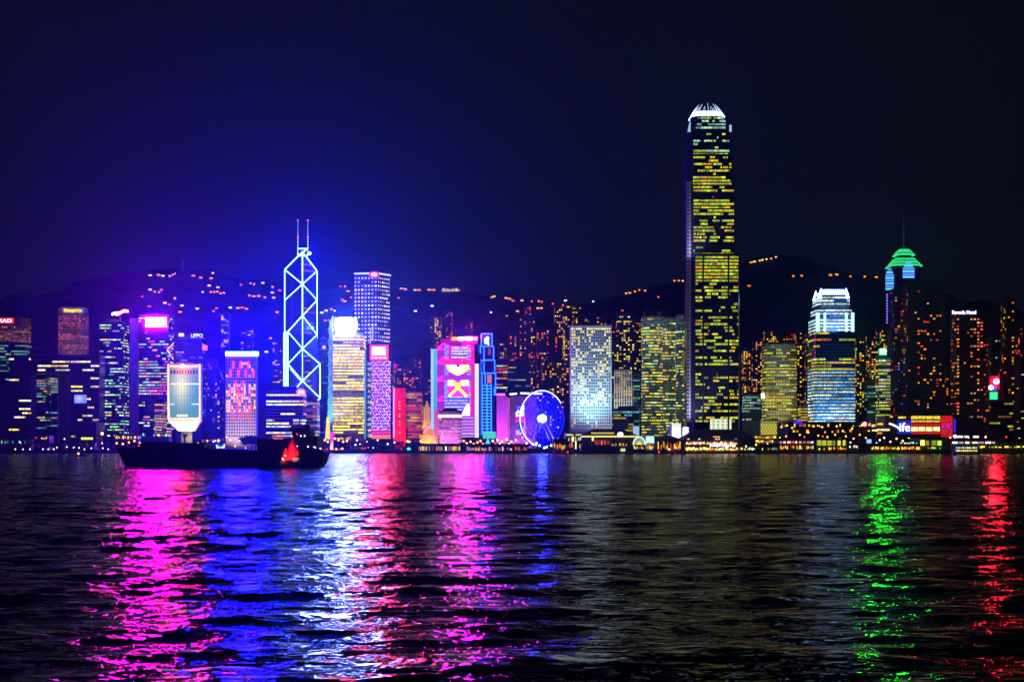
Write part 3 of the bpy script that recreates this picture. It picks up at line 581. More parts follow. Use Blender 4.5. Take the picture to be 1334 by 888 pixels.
# --- pink LED bank
Y0 = 1850
root = r_ = thing('bank_tower', 'broad bank with magenta light walls, pink trusses and a giant yellow cross on its screen', 'bank tower', (PX(592, Y0), Y0+18, 3))
mb = MB(); mb.box(PX(566, Y0), PX(626, Y0), Y0, Y0+34, 3, PZ(460, Y0)); mb.box(PX(569, Y0), PX(623, Y0), Y0+1, Y0+32, PZ(460, Y0)-.01, PZ(448, Y0)); mb.box(PX(574, Y0), PX(622, Y0), Y0+3, Y0+28, PZ(448, Y0)-.01, PZ(441, Y0)); mb.build('wall', M['glass'], r_)
def hs(x, y):
    k = math.sin(x*.5+y*.21)*math.sin(y*.37-x*.13)
    if y < 449: return (.3, .01, .25) if x < 600 else (.6, .01, .3)
    if x < 579: c = (.30, .02, .42)
    elif x < 584: c = (.55, .5, 1.0) if int(y+x) % 3 == 0 else (.16, .03, .75)
    elif x > 612: c = (.7, .01, .25) if x < 618 else (.45, .02, .5)
    else: c = (.6, .01, .3) if k > 0 else (.3, .01, .5)
    if 608 < x < 613.5: c = (.7, .6, 1.2) if int(y*.9) % 3 == 0 else (.2, .05, .9)
    if 452 < y < 467 and 588 < x < 609: c = (1.0, .7, 1.0) if int(y-452) % 4 in (0, 1) and R.random() < .8 else (.1, .1, .3)
    if 468 < y < 474: c = (.9, .02, .25)
    hx = abs(x-596.5)
    if 475 < y < 489:      # heart shaped blaze
        t = (y-475)/14; edge = 13*(1-t**3)*(.86+.25*min(1, y-474)) if hx > 2 or y > 477.5 else 0
        if hx < edge: c = (2.2, 2.0, 1.2) if hx < edge-3.6 and y < 486.5 else (2.2, 1.2, .05)
    if 489 <= y < 495: c = (.35, .03, .8)
    if 495 < y < 516 and 583.5 < x < 611:
        c = (.9, .03, .55) if int(y) % 3 else (.6, .1, .9)
        d1 = abs(hx-abs(y-504.5)*.98) if y > 504 else abs(hx-abs(y-504.5)*.75)
        if d1 < 2.3 or (hx < 2.8 and 499 < y < 508): c = (2.4, 1.3, .03)
        elif y < 502 and 6 < hx: c = (1.7, 1.7, 2.0)
    if 516 <= y < 535 and 580 < x < 613: c = (1.0, .9, 1.6) if int(y*1.2) % 5 == 0 and R.random() < .8 else (.1, .1, .9)
    if 527 < y < 541 and 602 < x < 612 and (x-602)+(y-527)*.5 > 6: c = (2.2, 2.2, 1.9)
    if y >= 541: c = (.5, .5, .9) if int(y) % 4 == 0 else (.35, .03, .45)
    return sc(c, 1.15*R.uniform(.82, 1.15))
ledgrid(r_, 569, 618, 449, 569, Y0, hs, .9, 'light_wall')
ledgrid(r_, 574, 622, 441.2, 448, Y0+3, hs, 1.2, 'light_wall')
sb = MB(); 
for a, b, c in ((588, 597, (9, .5, .05)), (597, 604, (1.5, 5, 20)), (604, 607, (1200, .8, 900)), (607, 615, (3600, 5, 2700)), (615, 622, (140, .6, 4))): sb.box(PX(a, Y0)+.05, PX(b, Y0)-.05, Y0+1.2, Y0+2.6, PZ(443, Y0), PZ(438.6, Y0), 0, c)
sb.build('roof_sign', M['led'], r_)
trs = []
for yy in (455, 473):
    trs += [[U(570, yy, Y0, -1.5), U(577, yy-7, Y0, -1.5), U(580, yy-7, Y0, -1.5)], [U(570, yy, Y0, -1.5), U(579, yy, Y0, -1.5)], [U(582, yy-6, Y0, -1.5), U(591, yy-.5, Y0, -1.5)], [U(598, yy-1, Y0, -1.5), U(606, yy-6, Y0, -1.5)], [U(610, yy-6, Y0, -1.5), U(617, yy, Y0, -1.5), U(611, yy, Y0, -1.5)]]
for yy in (495, 521): trs += [[U(570.5, yy, Y0, -1.5), U(577, yy-5, Y0, -1.5)], [U(570.5, yy, Y0, -1.5), U(578, yy+.5, Y0, -1.5)]]
frame_tubes(r_, trs, .75, E['pinkt'], 'truss_light')
def ladder(px0, px1, py0, py1, Y, c1, name):
    mb = MB(); y = py0
    while y < py1:
        t = (y-py0)/(py1-py0); col = c1(t)
        mb.box(PX(px0, Y), PX(px1, Y), Y-2.2, Y-.5, PZ(y+1.6, Y), PZ(y, Y), 0, col); y += 2.6
    mb.box(PX(px0, Y), PX(px1, Y), Y-.45, Y+4, 3, PZ(py0-1, Y), 0, (.02, .01, .05))
    mb.build(name, M['led'], r_)
ladder(561.5, 565.2, 455, 566, Y0, lambda t: (.55, .9, 1.6), 'stair_light'); ladder(565.6, 569.3, 455, 566, Y0, lambda t: (.05, .75-.3*t, 1.4), 'stair_light'); ladder(618.5, 623.8, 474, 570, Y0, lambda t: (1.2, 1.1, 1.5), 'stair_light')
# pink clubhouse in front
Y0 = 1790; r_, po, zb, zt = office('club_block', 'short rounded pink club block standing in front of the LED bank', 571.5, 602, 536, Y0, yl=577, d=24, rnd=5, fh=3.9, pane=3, p=.95, pal=((1, .45, .9), (1, .6, 1), (1, .3, .75)), inten=1.0, frac=.42, mat='grey', run=(4, 9), dim=(.4, .05, .4), kit=2, gap=6.5)
signboard(r_, 571, 602, 540, 543.3, Y0-.3, em('white_pink_strip', (1, .6, .85), 3), 'light_strip', .6)
signboard(r_, 566.8, 570.6, 534, 576, Y0+.5, em('rose_wall', (1, .06, .18), .75), 'side_panel', 2)
flood(r_, 'floodlight', (PX(586, Y0-22), Y0-22, 6), (PX(586, Y0), Y0, 30), 1.6e5, (1, .1, .75), 110)
# --- blue neon stepped tower
Y0 = 1880; root = r_ = thing('stepped_tower', 'slim stepped tower drawn in blue neon with a white knot emblem on top', 'bank tower', (PX(635, Y0), Y0+10, 3))
mb = MB(); st = ((627, 641, 434.5, 451), (625.8, 643, 451, 469), (626.5, 644.5, 469, 486), (628, 645.5, 486, 520), (628.5, 646.5, 504, 575))
for a, b, c, d in st[:4]: mb.box(PX(a, Y0)+.5, PX(b, Y0)-.5, Y0+(c-434)*-.02, Y0+20, PZ(d, Y0)+.01, PZ(c, Y0))
mb.box(PX(628, Y0), PX(645, Y0), Y0-1.8, Y0+20.5, 3, PZ(520, Y0)); mb.build('wall', M['glassb'], r_)
segs = []
for a, b, c, d in st[:3]: segs += [[U(a, c, Y0, -1), U(b, c, Y0, -1), U(b, d, Y0, -1), U(a, d, Y0, -1), U(a, c, Y0, -1)]]
segs += [[U(630.5, 451, Y0, -1), U(630.5, 486, Y0, -1)], [U(628, 486, Y0, -1.4), U(645.5, 486, Y0, -1.4), U(645.5, 515, Y0, -1.4)], [U(628, 486, Y0, -1.4), U(628, 566, Y0, -2)], [U(632, 486, Y0, -1.4), U(632, 500, Y0, -1.4)], [U(640, 500, Y0, -1.4), U(640, 566, Y0, -2)], [U(634.5, 500, Y0, -2), U(634.5, 566, Y0, -2)], [U(644, 504, Y0, -2), U(644, 515, Y0, -2)]]
frame_tubes(r_, segs, .62, E['blue'])
y = 502
while y < 566:
    frame_tubes(r_, [[U(628.2, y, Y0, -2), U(634.4, y, Y0, -2)]], .5, E['cyan']); frame_tubes(r_, [[U(634.6, y, Y0, -2), U(640, y, Y0, -2)]], .5, E['cyan']); y += 4
m = MB(); pts = [U(632+2.6*math.sin(t*1.1)+2, 439+t*1.25, Y0, -2) for t in np.linspace(0, 8, 17)]; m.path(pts, 1.3, 6); m.path([U(634-2.2*math.sin(t*1.1), 440+t*1.1, Y0, -2.3) for t in np.linspace(0, 7, 15)], 1.1, 6); m.build('emblem', em('white_green_emblem', (.6, 1, .85), 2.2, False), r_)
signboard(r_, 636, 639.5, 453.5, 462, Y0+.2, em('plum_panel', (.6, .06, .35), .5, False), 'dim_panel'); signboard(r_, 634.5, 640.5, 488, 499, Y0-.9, em('coral_panel', (.9, .25, .25), .7, False), 'panel')
signboard(r_, 629, 646, 562, 571, Y0-2, em('teal_shopfront', (.03, .75, .5), .9, False), 'shopfront', .7)
# --- purple slabs right of it
Y0 = 1830; r_, po, zb, zt = tower('office_block', 'violet floodlit slab with a short pink roof strip', 647, 661, 516, Y0, d=26, mat='pale', kit=2, cat='office block')
flood(r_, 'floodlight', (PX(650, Y0-30), Y0-30, 6), (PX(654, Y0), Y0, PZ(542, Y0)), 2.2e5, (.75, .04, 1), 110)
signboard(r_, 647, 658, 512.5, 515, Y0, em('rose_strip', (1, .1, .5), 3, False), 'roof_strip', 1); signboard(r_, 661, 664.5, 518, 575, Y0+1, em('pink_column_light', (.8, .15, .5), .5, False), 'edge_column', .8)
r_, po, zb, zt = tower('office_block', 'violet block with a torn white and pink screen beside the ferris wheel', 665, 699, 516, 1860, d=30, mat='grey', kit=2, cat='office block')
flood(r_, 'floodlight', (PX(690, 1825), 1825, 6), (PX(678, 1860), 1860, PZ(548, 1860)), 2.0e5, (.5, .08, 1), 120)
def tri(x, y):
    if y < 542 and (x-671)*1.5 > (542-y)-4 and x < 683.5: return (1.8, 2.0, 2.2) if (x-671)+2 > (541-y)*.9 else (.25, .3, 1)
    return (1.4, .03, .75) if y >= 542 and y < 550 else (.12, .06, .75) if y < 560 else (.7, .5, 1)
ledgrid(r_, 672, 684, 528, 566, 1860, tri, 1.0)
mb = MB(); mb.tube(U(664, 513.5, 1860, -1), U(673.5, 512.5, 1860, -1), 1.1, 6); mb.tube(U(678, 512, 1860, -1), U(706, 512.6, 1860, -1), 1.1, 6); mb.build('roof_light', em('pale_blue_tube', (.45, .65, 1), 4), r_)
t_ = thing('light_cone', 'tall cone of warm yellow light left of the ferris wheel', 'light column', (PX(683, 1800), 1800, 3)); mb = MB(); mb.tube(U(682.5, 572, 1800), U(683.5, 545, 1800), 3.2, 10, r2=.5); mb.build('cone', em('amber_cone', (1, .5, .08), .95, False), t_)
office('office_block', 'low block with green and cream ribbon storeys right of the blue neon tower', 647, 661, 469, 2050, yl=514, d=20, fh=4.4, pane=3, p=.5, pal=((.5, 1, .6), Wh, O, Rd), inten=.9, run=(2, 6), kit=2)
Y0 = 2080; r_, po, zb, zt = tower('round_top_tower', 'dark glass block with a domed top behind the ferris wheel', 662, 692, 478, Y0, d=30, kit=False, mat='glassb')
mb = MB(); xm = (po[0][0]+po[1][0])/2; hw_ = (po[1][0]-po[0][0])/2
bt = [(xm+hw_*math.cos(a), Y0+.2, zt-.02+12*math.sin(a)) for a in np.linspace(0, math.pi, 14)]; mb.hull2(bt, [(x, Y0+29.8, z) for x, y, z in bt]); mb.build('vault', M['glassb'], r_)
for k, py in enumerate((478, 484, 494, 502)): band(r_, [(po[0][0], Y0-.1), (po[1][0], Y0-.1), (po[1][0], Y0+2), (po[0][0], Y0+2)], PZ(py+1.4, Y0), PZ(py-.2, Y0), 2, .4, ((.3, .3, .9), (.4, .5, 1), Wh), .5)
# --- porthole tower
Y0 = 1820; r_, po, zb, zt = tower('porthole_tower', 'white slab tower pierced by a grid of round portholes', 742, 797, 424, Y0, d=34, mat='white', kit=2)
x0, x1 = po[0][0], po[1][0]; nxx = 18; n = 0; mesh_cache = {}
rest = MB()
def port(col):
    k = tuple(round(c, 2) for c in col)
    if k not in mesh_cache:
        m = MB(); m.disc((0, -.2, 0), 1.0, .25, 12, 0, col); o = m.build('porthole', M['win']); mesh_cache[k] = o.data; bpy.data.objects.remove(o)
    return mesh_cache[k]
pc = [sc(c, k) for c in ((1, .72, .12), (1, .8, .2), (1, .88, .5)) for k in (1, 1.6)]
for j in range(33):
    py = 428+j*3.95
    for i in range(nxx):
        px = 744.5+(i+.35)*(796-744.5)/nxx
        cl = math.sin(i*.55+j*.31)*math.sin(j*.47-i*.2)
        pr = .92 if j == 0 else (.5+.45*cl if j < 26 else .14)
        if 7 < i < 12 and 3 < j < 20: pr *= .45
        p3 = U(px, py, Y0)
        lit = R.random() < pr
        if lit and n < 99: o = bpy.data.objects.new('porthole', port(R.choice(pc))); COL.objects.link(o); o.parent = r_; o.location = p3-Vector(r_['_loc']); n += 1
        else: rest.disc(p3+Vector((0, -.2, 0)), 1.0, .25, 12, 0, R.choice(pc) if lit else (.003, .006, .02))
o = rest.build('porthole', M['win'], r_); o['kind'] = 'stuff'
flood(r_, 'floodlight', (PX(771, Y0-40), Y0-40, 14), (PX(770, Y0), Y0, PZ(500, Y0)), 3.1e5, (.2, .8, 1), 70, 1.0); flood(r_, 'floodlight', (PX(748, Y0-60), Y0-60, 14), (PX(756, Y0), Y0, PZ(480, Y0)), 1.7e5, (.7, .75, 1), 90, 1.0); flood(r_, 'floodlight', (PX(795, Y0-60), Y0-60, 14), (PX(788, Y0), Y0, PZ(500, Y0)), 1.5e5, (.7, .9, .85), 90, 1.0)
# --- towers around the porthole slab
r_, po, zb, zt = office('office_block', 'white finned block with yellow windows beside the porthole slab', 800, 823, 482, 1990, yl=531, d=20, fh=4.2, pane=4.0, p=.7, pal=(Yl, YG, Wh), inten=.85, mat='grey', kit=2, run=(1, 3))
for k in range(8): x = PX(800.5+k*3.15, 1990); m = MB(); m.box(x-.5, x+.5, 1988.6, 1989.7, PZ(532, 1990), PZ(481.6, 1990)); m.build('fin', M['white'], r_)
flood(r_, 'floodlight', (PX(812, 1950), 1950, PZ(560, 1950)), (PX(812, 1990), 1990, PZ(500, 1990)), 1.6e5, (.9, .9, .75), 90)
office('glass_tower', 'narrow teal glass tower against the white finned block', 824, 834, 488, 1960, yl=572, d=14, mat='glassb', fh=4, p=.4, pal=(C, (.1, .6, .8), G), inten=.5, kit=2)
office('office_block', 'low dark teal block at the foot of the porthole slab', 798, 833, 533, 1900, yl=572, d=20, mat='glassb', fh=4, p=.35, pal=(YG, C, Yl), inten=.6, kit=2)
# --- twin rounded towers
for px0, px1, yt, Y, lab, pr in ((835, 864, 412, 1900, 'rounded green yellow tower, nearer of the twins beside the tallest tower', .72), (862, 881, 414, 1935, 'rounded green yellow tower tucked behind its nearer twin', .66), (879, 897, 410, 1990, 'round ended dark tower half hidden behind the tallest tower', .5)):
    office('round_tower', lab, px0, px1, yt, Y, yl=572, d=26, rnd=9, fh=3.9, pane=1.9, pfn=lambda y, pr=pr: pr*(.25 if y < 425 else 1.15 if y < 455 else .9)*R.choice((.4, 1, 1.2)), pal=(YG, Yl, (.7, 1, .35), (1, .75, .02), (.5, .9, .35), (1, .6, .05)), inten=1.25, frac=.5, run=(1, 5), mat='grey', dim=(.06, .12, .08), kit=2)
# --- tallest tower
Y0 = 1800; root = r_ = thing('tallest_tower', 'tallest tower on the shore with yellow storeys and a white clawed crown', 'skyscraper', (PX(930, Y0), Y0+28, 3))
secs = [(575, 330, 897, 965.5), (330, 240, 895, 960), (240, 200, 894.5, 957), (200, 168, 895, 954), (168, 154, 898.5, 949.5), (154, 149.5, 901.5, 946.5)]
body = MB(); allp = []
for yb, yt, a, b in secs:
    p_ = rounded([(PX(a, Y0), Y0+(965-b)*.3), (PX(b, Y0), Y0+(965-b)*.3), (PX(b, Y0), Y0+56-(965-b)*.3), (PX(a, Y0), Y0+56-(965-b)*.3)], 11, 4)
    body.prism(p_, 3 if yb == 575 else PZ(yb, Y0)-.01, PZ(yt, Y0)); allp.append((yb, yt, p_))
body.build('wall', M['glass'], r_)
py = 150
while py < 572:
    p_ = next(q for b, t, q in allp if t <= py <= b)
    if 246 < py < 258 or 312 < py < 321 or 404 < py < 410 or 472 < py < 482 or 549 < py < 556: pr = .04
    elif 156 < py < 166: pr = .95
    elif 168 < py < 246: pr = .72
    elif 325 < py < 370: pr = .95
    elif 256 < py < 312: pr = .78
    else: pr = .6
    pal = ((.35, .75, .75), (.55, .9, .7)) if 156 < py < 166 else (YG, YG, Yl, YG, (.85, .95, .05), (.8, .95, .1), (1, .55, .03)) if py > 200 else (LG, YG, (.4, .8, .6))
    if py > 556: pal = ((1, .75, .2), Wh, (.6, .9, .8)); pr = .9
    xa_, xb_, ya_, yb_ = min(q[0] for q in p_), max(q[0] for q in p_), min(q[1] for q in p_), max(q[1] for q in p_)
    band(r_, [(xa_+8.5, ya_), (xb_-3.5, ya_), (xb_-3.5, yb_), (xa_+8.5, yb_)], PZ(py+3.6, Y0), PZ(py+1.1, Y0), 1.5, pr*R.choice((.35, 1, 1.05, 1.1)), pal, 1.0, run=(1, 7), mul=.2); py += 4.35
for px in (905, 916, 949): m = MB(); m.box(PX(px, Y0)-1.0, PX(px, Y0)+1.0, Y0-1.0, Y0-.25, 3, PZ(332, Y0)); m.build('mullion', M['glass'], r_)
# crown: bright ring and curved claws
pc_ = allp[-1][2]; cxx = sum(p[0] for p in pc_)/len(pc_); cyy = sum(p[1] for p in pc_)/len(pc_)
mb = MB(); mb.prism(inset(pc_, -.3), PZ(149.5, Y0)+.01, PZ(148, Y0), top=inset(pc_, .2)); mb.prism(inset(pc_, .2), PZ(148, Y0), PZ(143, Y0), top=inset(pc_, 3.2)); mb.build('crown_ring', E['crown'], r_)
base = inset(pc_, 3.0); rr = []
for i in range(len(base)):
    a, b = Vector(base[i]), Vector(base[(i+1) % len(base)]); k = max(1, int((b-a).length/5.2))
    rr += [a+(b-a)*((j+.5)/k) for j in range(k)]
for i, p in enumerate(rr):
    c = Vector((cxx, cyy)); pts = []
    top = (130.0 if i % 2 else 133.5)+abs(p.x-cxx)*.1
    for t in (0, .35, .7, 1): q = p+(c-p)*(.42*t**1.4); pts.append(Vector((q.x, q.y, PZ(143-(143-top)*t, Y0))))
    m = MB(); [m.tube(pts[k], pts[k+1], .26-.05*k, 5, r2=.21-.05*k) for k in range(3)]; m.build('crown_claw', E['claw'], r_)
for a, b, c, d in ((895.6, 899.5, 157, 172), (950, 953, 163, 172)):
    m = MB(); m.hull2([U(a, d, Y0, -.8), U(b, d, Y0, -.8), U(b, d, Y0, 0), U(a, d, Y0, 0)], [U(a+(3 if a < 900 else 0), c, Y0, -.8), U(b, c, Y0, -.8), U(b, c, Y0, 0), U(a+(3 if a < 900 else 0), c, Y0, 0)]); m.build('corner_panel', em('pale_cyan_panel', (.45, .7, .85), .8, False), r_)
mb = MB(); mb.box(PX(895, Y0)+.3, PX(902, Y0), Y0+3, Y0+9, 3, PZ(235, Y0)); mb.build('corner_pier', M['ribbed'], r_)
flood(r_, 'floodlight', (PX(893, Y0-45), Y0-45, 10), (PX(899, Y0), Y0+4, PZ(470, Y0)), 4.5e5, (.75, .7, 1), 70); flood(r_, 'floodlight', (PX(889, Y0-30), Y0-30, PZ(350, Y0)), (PX(899, Y0), Y0+4, PZ(290, Y0)), 1.5e5, (.55, .5, 1), 80)
ledgrid(r_, 925, 953, 545.5, 559, Y0-.3, lambda x, y: (1.0, .95, .55) if int((x-925)/3) % 2 == 0 or int(y) % 5 == 0 else (.3, .55, .5), 1.0, 'lobby_glazing', M['scr'])
# --- between the tallest tower and the crown tower
office('office_block', 'grey finned block with white dotted windows right of the tallest tower', 967, 991, 514, 1990, yl=549, d=18, fh=3.8, pane=2.6, p=.6, pal=(C, Wh, (.6, 1, .8)), inten=.75, mat='grey', run=(1, 3), kit=2)
r_, po, zb, zt = office('hotel_tower', 'beige round cornered tower with rows of olive windows', 991, 1039, 448, 1900, yl=549, d=34, rnd=8, fh=4.1, pane=2.2, pfn=lambda y: .35 if y < 475 else .75, pal=(YG, (.8, .8, .1), Yl, (.6, .7, .15)), inten=.95, frac=.45, mat='beige', dim=(.1, .1, .03), run=(2, 6), cat='hotel', kit=2)
flood(r_, 'floodlight', (PX(1008, 1850), 1850, 20), (PX(1015, 1900), 1900, PZ(490, 1900)), 2.4e5, (1, .95, .4), 80)
signboard(r_, 991.5, 996, 512, 519, 1899, em('cream_lamp_box', (1, .9, .5), 3, False), 'lamp_box')
office('office_block', 'low wing of yellow ribbons beside the beige round cornered tower', 1039.5, 1055, 529, 1880, yl=549, d=18, fh=3.6, p=.8, pal=(YG, Yl, O), inten=.85, run=(2, 7), kit=2)
# --- blue lit crown tower
Y0 = 1840; root = r_ = thing('crown_tower', 'stocky tower washed in blue white light with four glowing corner horns', 'skyscraper', (PX(1088, Y0), Y0+24, 3))
secs = [(572, 432, 1061, 1115.5), (432, 412, 1062, 1114), (412, 399, 1064.5, 1111.5), (399, 390, 1067, 1109), (390, 383, 1069, 1106)]; allp = []; body = MB()
for yb, yt, a, b in secs:
    e = (1115-b)*.4; p_ = rounded([(PX(a, Y0), Y0+e), (PX(b, Y0), Y0+e), (PX(b, Y0), Y0+48-e), (PX(a, Y0), Y0+48-e)], 7, 4); body.prism(p_, 3 if yb == 572 else PZ(yb, Y0)-.01, PZ(yt, Y0)); allp.append((yb, yt, p_))
body.build('wall', M['glassb'], r_)
py = 385
while py < 569:
    p_ = next(q for b, t, q in allp if t <= py+1 <= b)
    if py < 428: pal, pr, inn = ((.35, .8, 1), (.55, .95, 1), (.65, 1, 1), (.8, 1, .9)), .97, 1.5
    elif py < 436: pal, pr, inn = (Yl, YG), .3, .8
    elif py < 464: pal, pr, inn = (Yl, YG, O), R.choice((.1, .1, .7)), .9
    elif py < 480: pal, pr, inn = (YG, Yl), .75, .9
    else: pal, pr, inn = ((.2, .6, 1), (.4, .85, 1), (.6, .95, 1), (.85, .9, .5)), R.choice((.75, .95, .99)), .7+1.3*(py-480)/90  # blue white wash, stronger lower down, put into the window colours
    band(r_, p_, PZ(py+3.2, Y0), PZ(py+1, Y0), 2.4, pr, pal, inn, run=(3, 10), dim=(.03, .25, .6) if py > 475 or py < 428 else None); py += 4.25
for a, b in ((1063, 1068), (1076-3, 1076), (1101, 1104), (1109, 1113)):
    m = MB(); m.box(PX(a, Y0), PX(b, Y0), Y0-.9 if 1070 < a < 1105 else Y0+.3, Y0+1, PZ(432, Y0), PZ(407, Y0)); m.build('corner_light', em('ice_light', (.5, .85, 1), 1.6), r_)
mb = MB(); q = inset(allp[-1][2], .4); mb.prism(q, PZ(383, Y0)+.01, PZ(380, Y0)); mb.build('crown_ring', E['crown'], r_)
for k in range(13): x = PX(1071+k*2.7, Y0); m = MB(); m.tube((x, Y0+6, PZ(380, Y0)), (x, Y0+7.5, PZ(376.2, Y0)), .55, 5); m.build('crown_claw', E['crown'], r_)
for s, a in ((-1, 1069.5), (1, 1105.5)):
    for dy in (7, 38): m = MB(); m.tube(U(a, 388, Y0, dy), U(a-s*1.6, 374.8, Y0, dy), 3.0, 6, r2=.5); m.build('crown_horn', E['crown'], r_)
flood(r_, 'floodlight', (PX(1088, Y0-40), Y0-40, 16), (PX(1088, Y0), Y0, PZ(520, Y0)), 6e5, (.1, .5, 1), 85); flood(r_, 'floodlight', (PX(1088, Y0-18), Y0-18, PZ(437, Y0)), (PX(1088, Y0), Y0+4, PZ(400, Y0)), 2e5, (.2, .65, 1), 100)
# --- right of it
office('office_tower', 'narrow yellow ribbon tower crowned by the bright green lamp', 1141, 1160, 466, 1900, yl=556, d=18, fh=4.2, pane=2.2, p=.8, pal=(YG, Yl, Wh), inten=.85, mat='grey', kit=2, run=(2, 6))
r_ = [o for o in COL.objects if o.get('label', '').startswith('narrow yellow ribbon')][0]
mb = MB(); mb.box(PX(1145.5, 1900), PX(1155.5, 1900), 1902.2, 1903, PZ(461.4, 1900), PZ(453.5, 1900)); mb.build('added_lamp_baffle', M['grey'], r_)  # board added behind the lamp to block green light spilling backwards
mb = MB(); mb.box(PX(1144, 1900), PX(1157, 1900), 1902, 1912, PZ(466, 1900), PZ(461.5, 1900)); mb.build('lamp_base', M['grey'], r_); signboard(r_, 1146.5, 1154.5, 454.5, 461, 1902, E['greenlamp'], 'lamp', .15)
office('office_block', 'small teal lit box between the crown tower and the green lamp tower', 1127, 1140, 496, 1930, yl=540, d=14, fh=4.2, p=.45, pal=((.2, .8, .7), C, G), inten=.5, mat='glassb', kit=2)
# green roofed tower
Y0 = 2100; r_, po, zb, zt = tower('green_roof_tower', 'tall dark tower with tiered glowing green roof and blue lit arches', 1154, 1201, 346, Y0, d=40, kit=False, cat='skyscraper', rnd=8)
for a, b, w0, w1 in ((346, 343.4, -3, -.6), (343.3, 342, 2, 2), (341.9, 339, .6, 3.4), (338.9, 337.6, 6, 6), (337.5, 335, 4.6, 7), (334.9, 331, 11, 11), (330.9, 328.4, 6, 8.4), (328.3, 327.2, 10.5, 10.5), (327.1, 322.5, 9.2, 14)):
    m = MB(); q0, q1 = inset(po, w0), inset(po, w1); m.prism(q0, PZ(a, Y0)+.02, PZ(b, Y0), top=q1); m.build('roof_tier', E['green'] if w0 != w1 else M['dark'], r_)
mb = MB(); c = Vector((sum(p[0] for p in po)/len(po), Y0+20, 0)); mb.tube((c.x, c.y, PZ(323, Y0)), (c.x, c.y, PZ(300, Y0)), 1.1, 6); mb.tube((c.x, c.y, PZ(300, Y0)), (c.x, c.y, PZ(282, Y0)), .6, 6, r2=.25); mb.build('mast', M['steel'], r_)
for a, b, yt_, yb_ in ((1153.5, 1164, 350, 381), (1176, 1191, 341.5, 365)):
    for k in range(int((yb_-yt_)/3.6)):
        y = yt_+k*3.6; f = min(1, .45+k*.3); m_ = (a+b)/2; h_ = (b-a)/2*f; m = MB(); m.box(PX(m_-h_, Y0), PX(m_+h_, Y0), Y0-1.4, Y0-.3, PZ(y+2.4, Y0), PZ(y, Y0)); m.build('arch_light', E['cyan'] if k % 2 else em('violet_blue_light', (.12, .2, 1), 1.6), r_)
for k in range(11): y = 384+k*3.6; put_window(r_, U(1155.5, y, Y0, -.3), 2.2, 2.2, (.25, .2, 1.2))
# dark residential blocks
flats('apartment_tower', 'broad dark apartment slab with red orange windows in front of the green roofed tower', 1176, 1231, 367, 2000, yl=546, p=.15, pal=(O, O, (1, .45, .1), Rd), cw=4.2, ch=4.2, cap=99, inten=1.1, d=26)
flats('apartment_tower', 'dark slab with few orange windows stepping down beside the green roofed tower', 1160, 1184, 376, 2030, yl=546, p=.1, pal=(O, Rd, B), cw=4, ch=4, cap=55, d=22)
r_ = flats('hotel_tower', 'dark hotel with a white slanting roof sign and dense orange window columns', 1238, 1281, 411, 1900, yl=548, p=.36, pal=(O, O, (1, .42, .12), (1, .12, .06)), cw=4.1, ch=4.4, cap=99, inten=1.0, d=26, cat='hotel')[0]
mb = MB(); mb.box(PX(1240, 1900), PX(1272, 1900), 1901, 1908, PZ(411, 1900), PZ(408.8, 1900)); mb.build('sign_base', M['roof'], r_)
text('Ramada Hotel', 'sign', r_, 1240.5, 1271.5, 406.6, 1899, em('white_violet_letters', (.85, .8, 1), 2.6), .5, 4.6)
flats('apartment_tower', 'dark tower with stacked orange windows at the far edge of the frame', 1304, 1322, 390, 2000, yl=560, p=.2, pal=(O, Yl, O), cw=4, ch=4, cap=70, d=24)
flats('apartment_tower', 'black tower with pale strips of windows touching the edge of the frame', 1322, 1352, 470, 1950, yl=560, p=.12, pal=(YG, O, Wh), cw=5, ch=4.5, ww=4, wh=1.2, cap=45, d=24)
flats('apartment_tower', 'dark tower with a few tiny warm windows behind the round red lamp', 1286, 1304, 440, 2100, yl=560, p=.12, pal=(O, Yl, C), cw=4, ch=4, cap=40, d=20)
r_ = office('office_block', 'dark block carrying the round red lamp and a green square light', 1284, 1320, 522, 1800, yl=572, d=20, p=.12, pal=(YG, O), inten=.6, kit=2)[0]
mb = MB(); mb.box(PX(1290, 1800), PX(1303, 1800), 1803, 1809, PZ(522, 1800), PZ(489, 1800)); mb.build('lamp_tower', M['roof'], r_)
m = MB(); m.disc(U(1298.5, 496.5, 1800, .5), 3.3, 2, 20); m.build('round_lamp', E['redlamp'], r_); m = MB(); m.disc(U(1291.5, 504.5, 1800, .5), 2.9, 2, 16); m.build('white_lamp', em('pink_white_lamp', (1, .5, .6), 6), r_); m = MB(); m.disc(U(1296.5, 505.5, 1800, 1), 2.6, 1.5, 16); m.build('blue_lamp', em('deep_blue_lamp', (.05, .05, 1), 3), r_); signboard(r_, 1289.5, 1299, 510.5, 520, 1801.5, em('green_square_light', (.03, .8, .3), 1.6), 'green_panel')
# ferry terminal hall with red end
Y0 = 1680; r_, po, zb, zt = tower('terminal_hall', 'wide ferry terminal with yellow windows, red lit end wall and white logo', 1142, 1246, 541, Y0, d=40, mat='roof', kit=False, cat='ferry terminal')
for i in range(4):
    for py, h, c in ((543.5, 3.8, (1, .72, .05)), (548.5, 2.4, (1, .45, .06)), (558.5, 5.5, (1, .85, .35))):
        m = MB(); a = 1187+i*9.6; m.box(PX(a, Y0), PX(a+8.4 if py > 550 else a+8.8, Y0), Y0-.5, Y0-.02, PZ(py+h/2, Y0), PZ(py-h/2, Y0), 0, sc(c, 1.25 if py > 550 else .95)); m.build('window', M['win'], r_)
signboard(r_, 1187, 1225, 551, 555.3, Y0, em('red_band_light', (1, .03, .02), .45, False), 'red_band', .4); signboard(r_, 1187, 1225, 562, 565, Y0, em('red_band_low', (1, .03, .02), .6, False), 'red_band', .4)
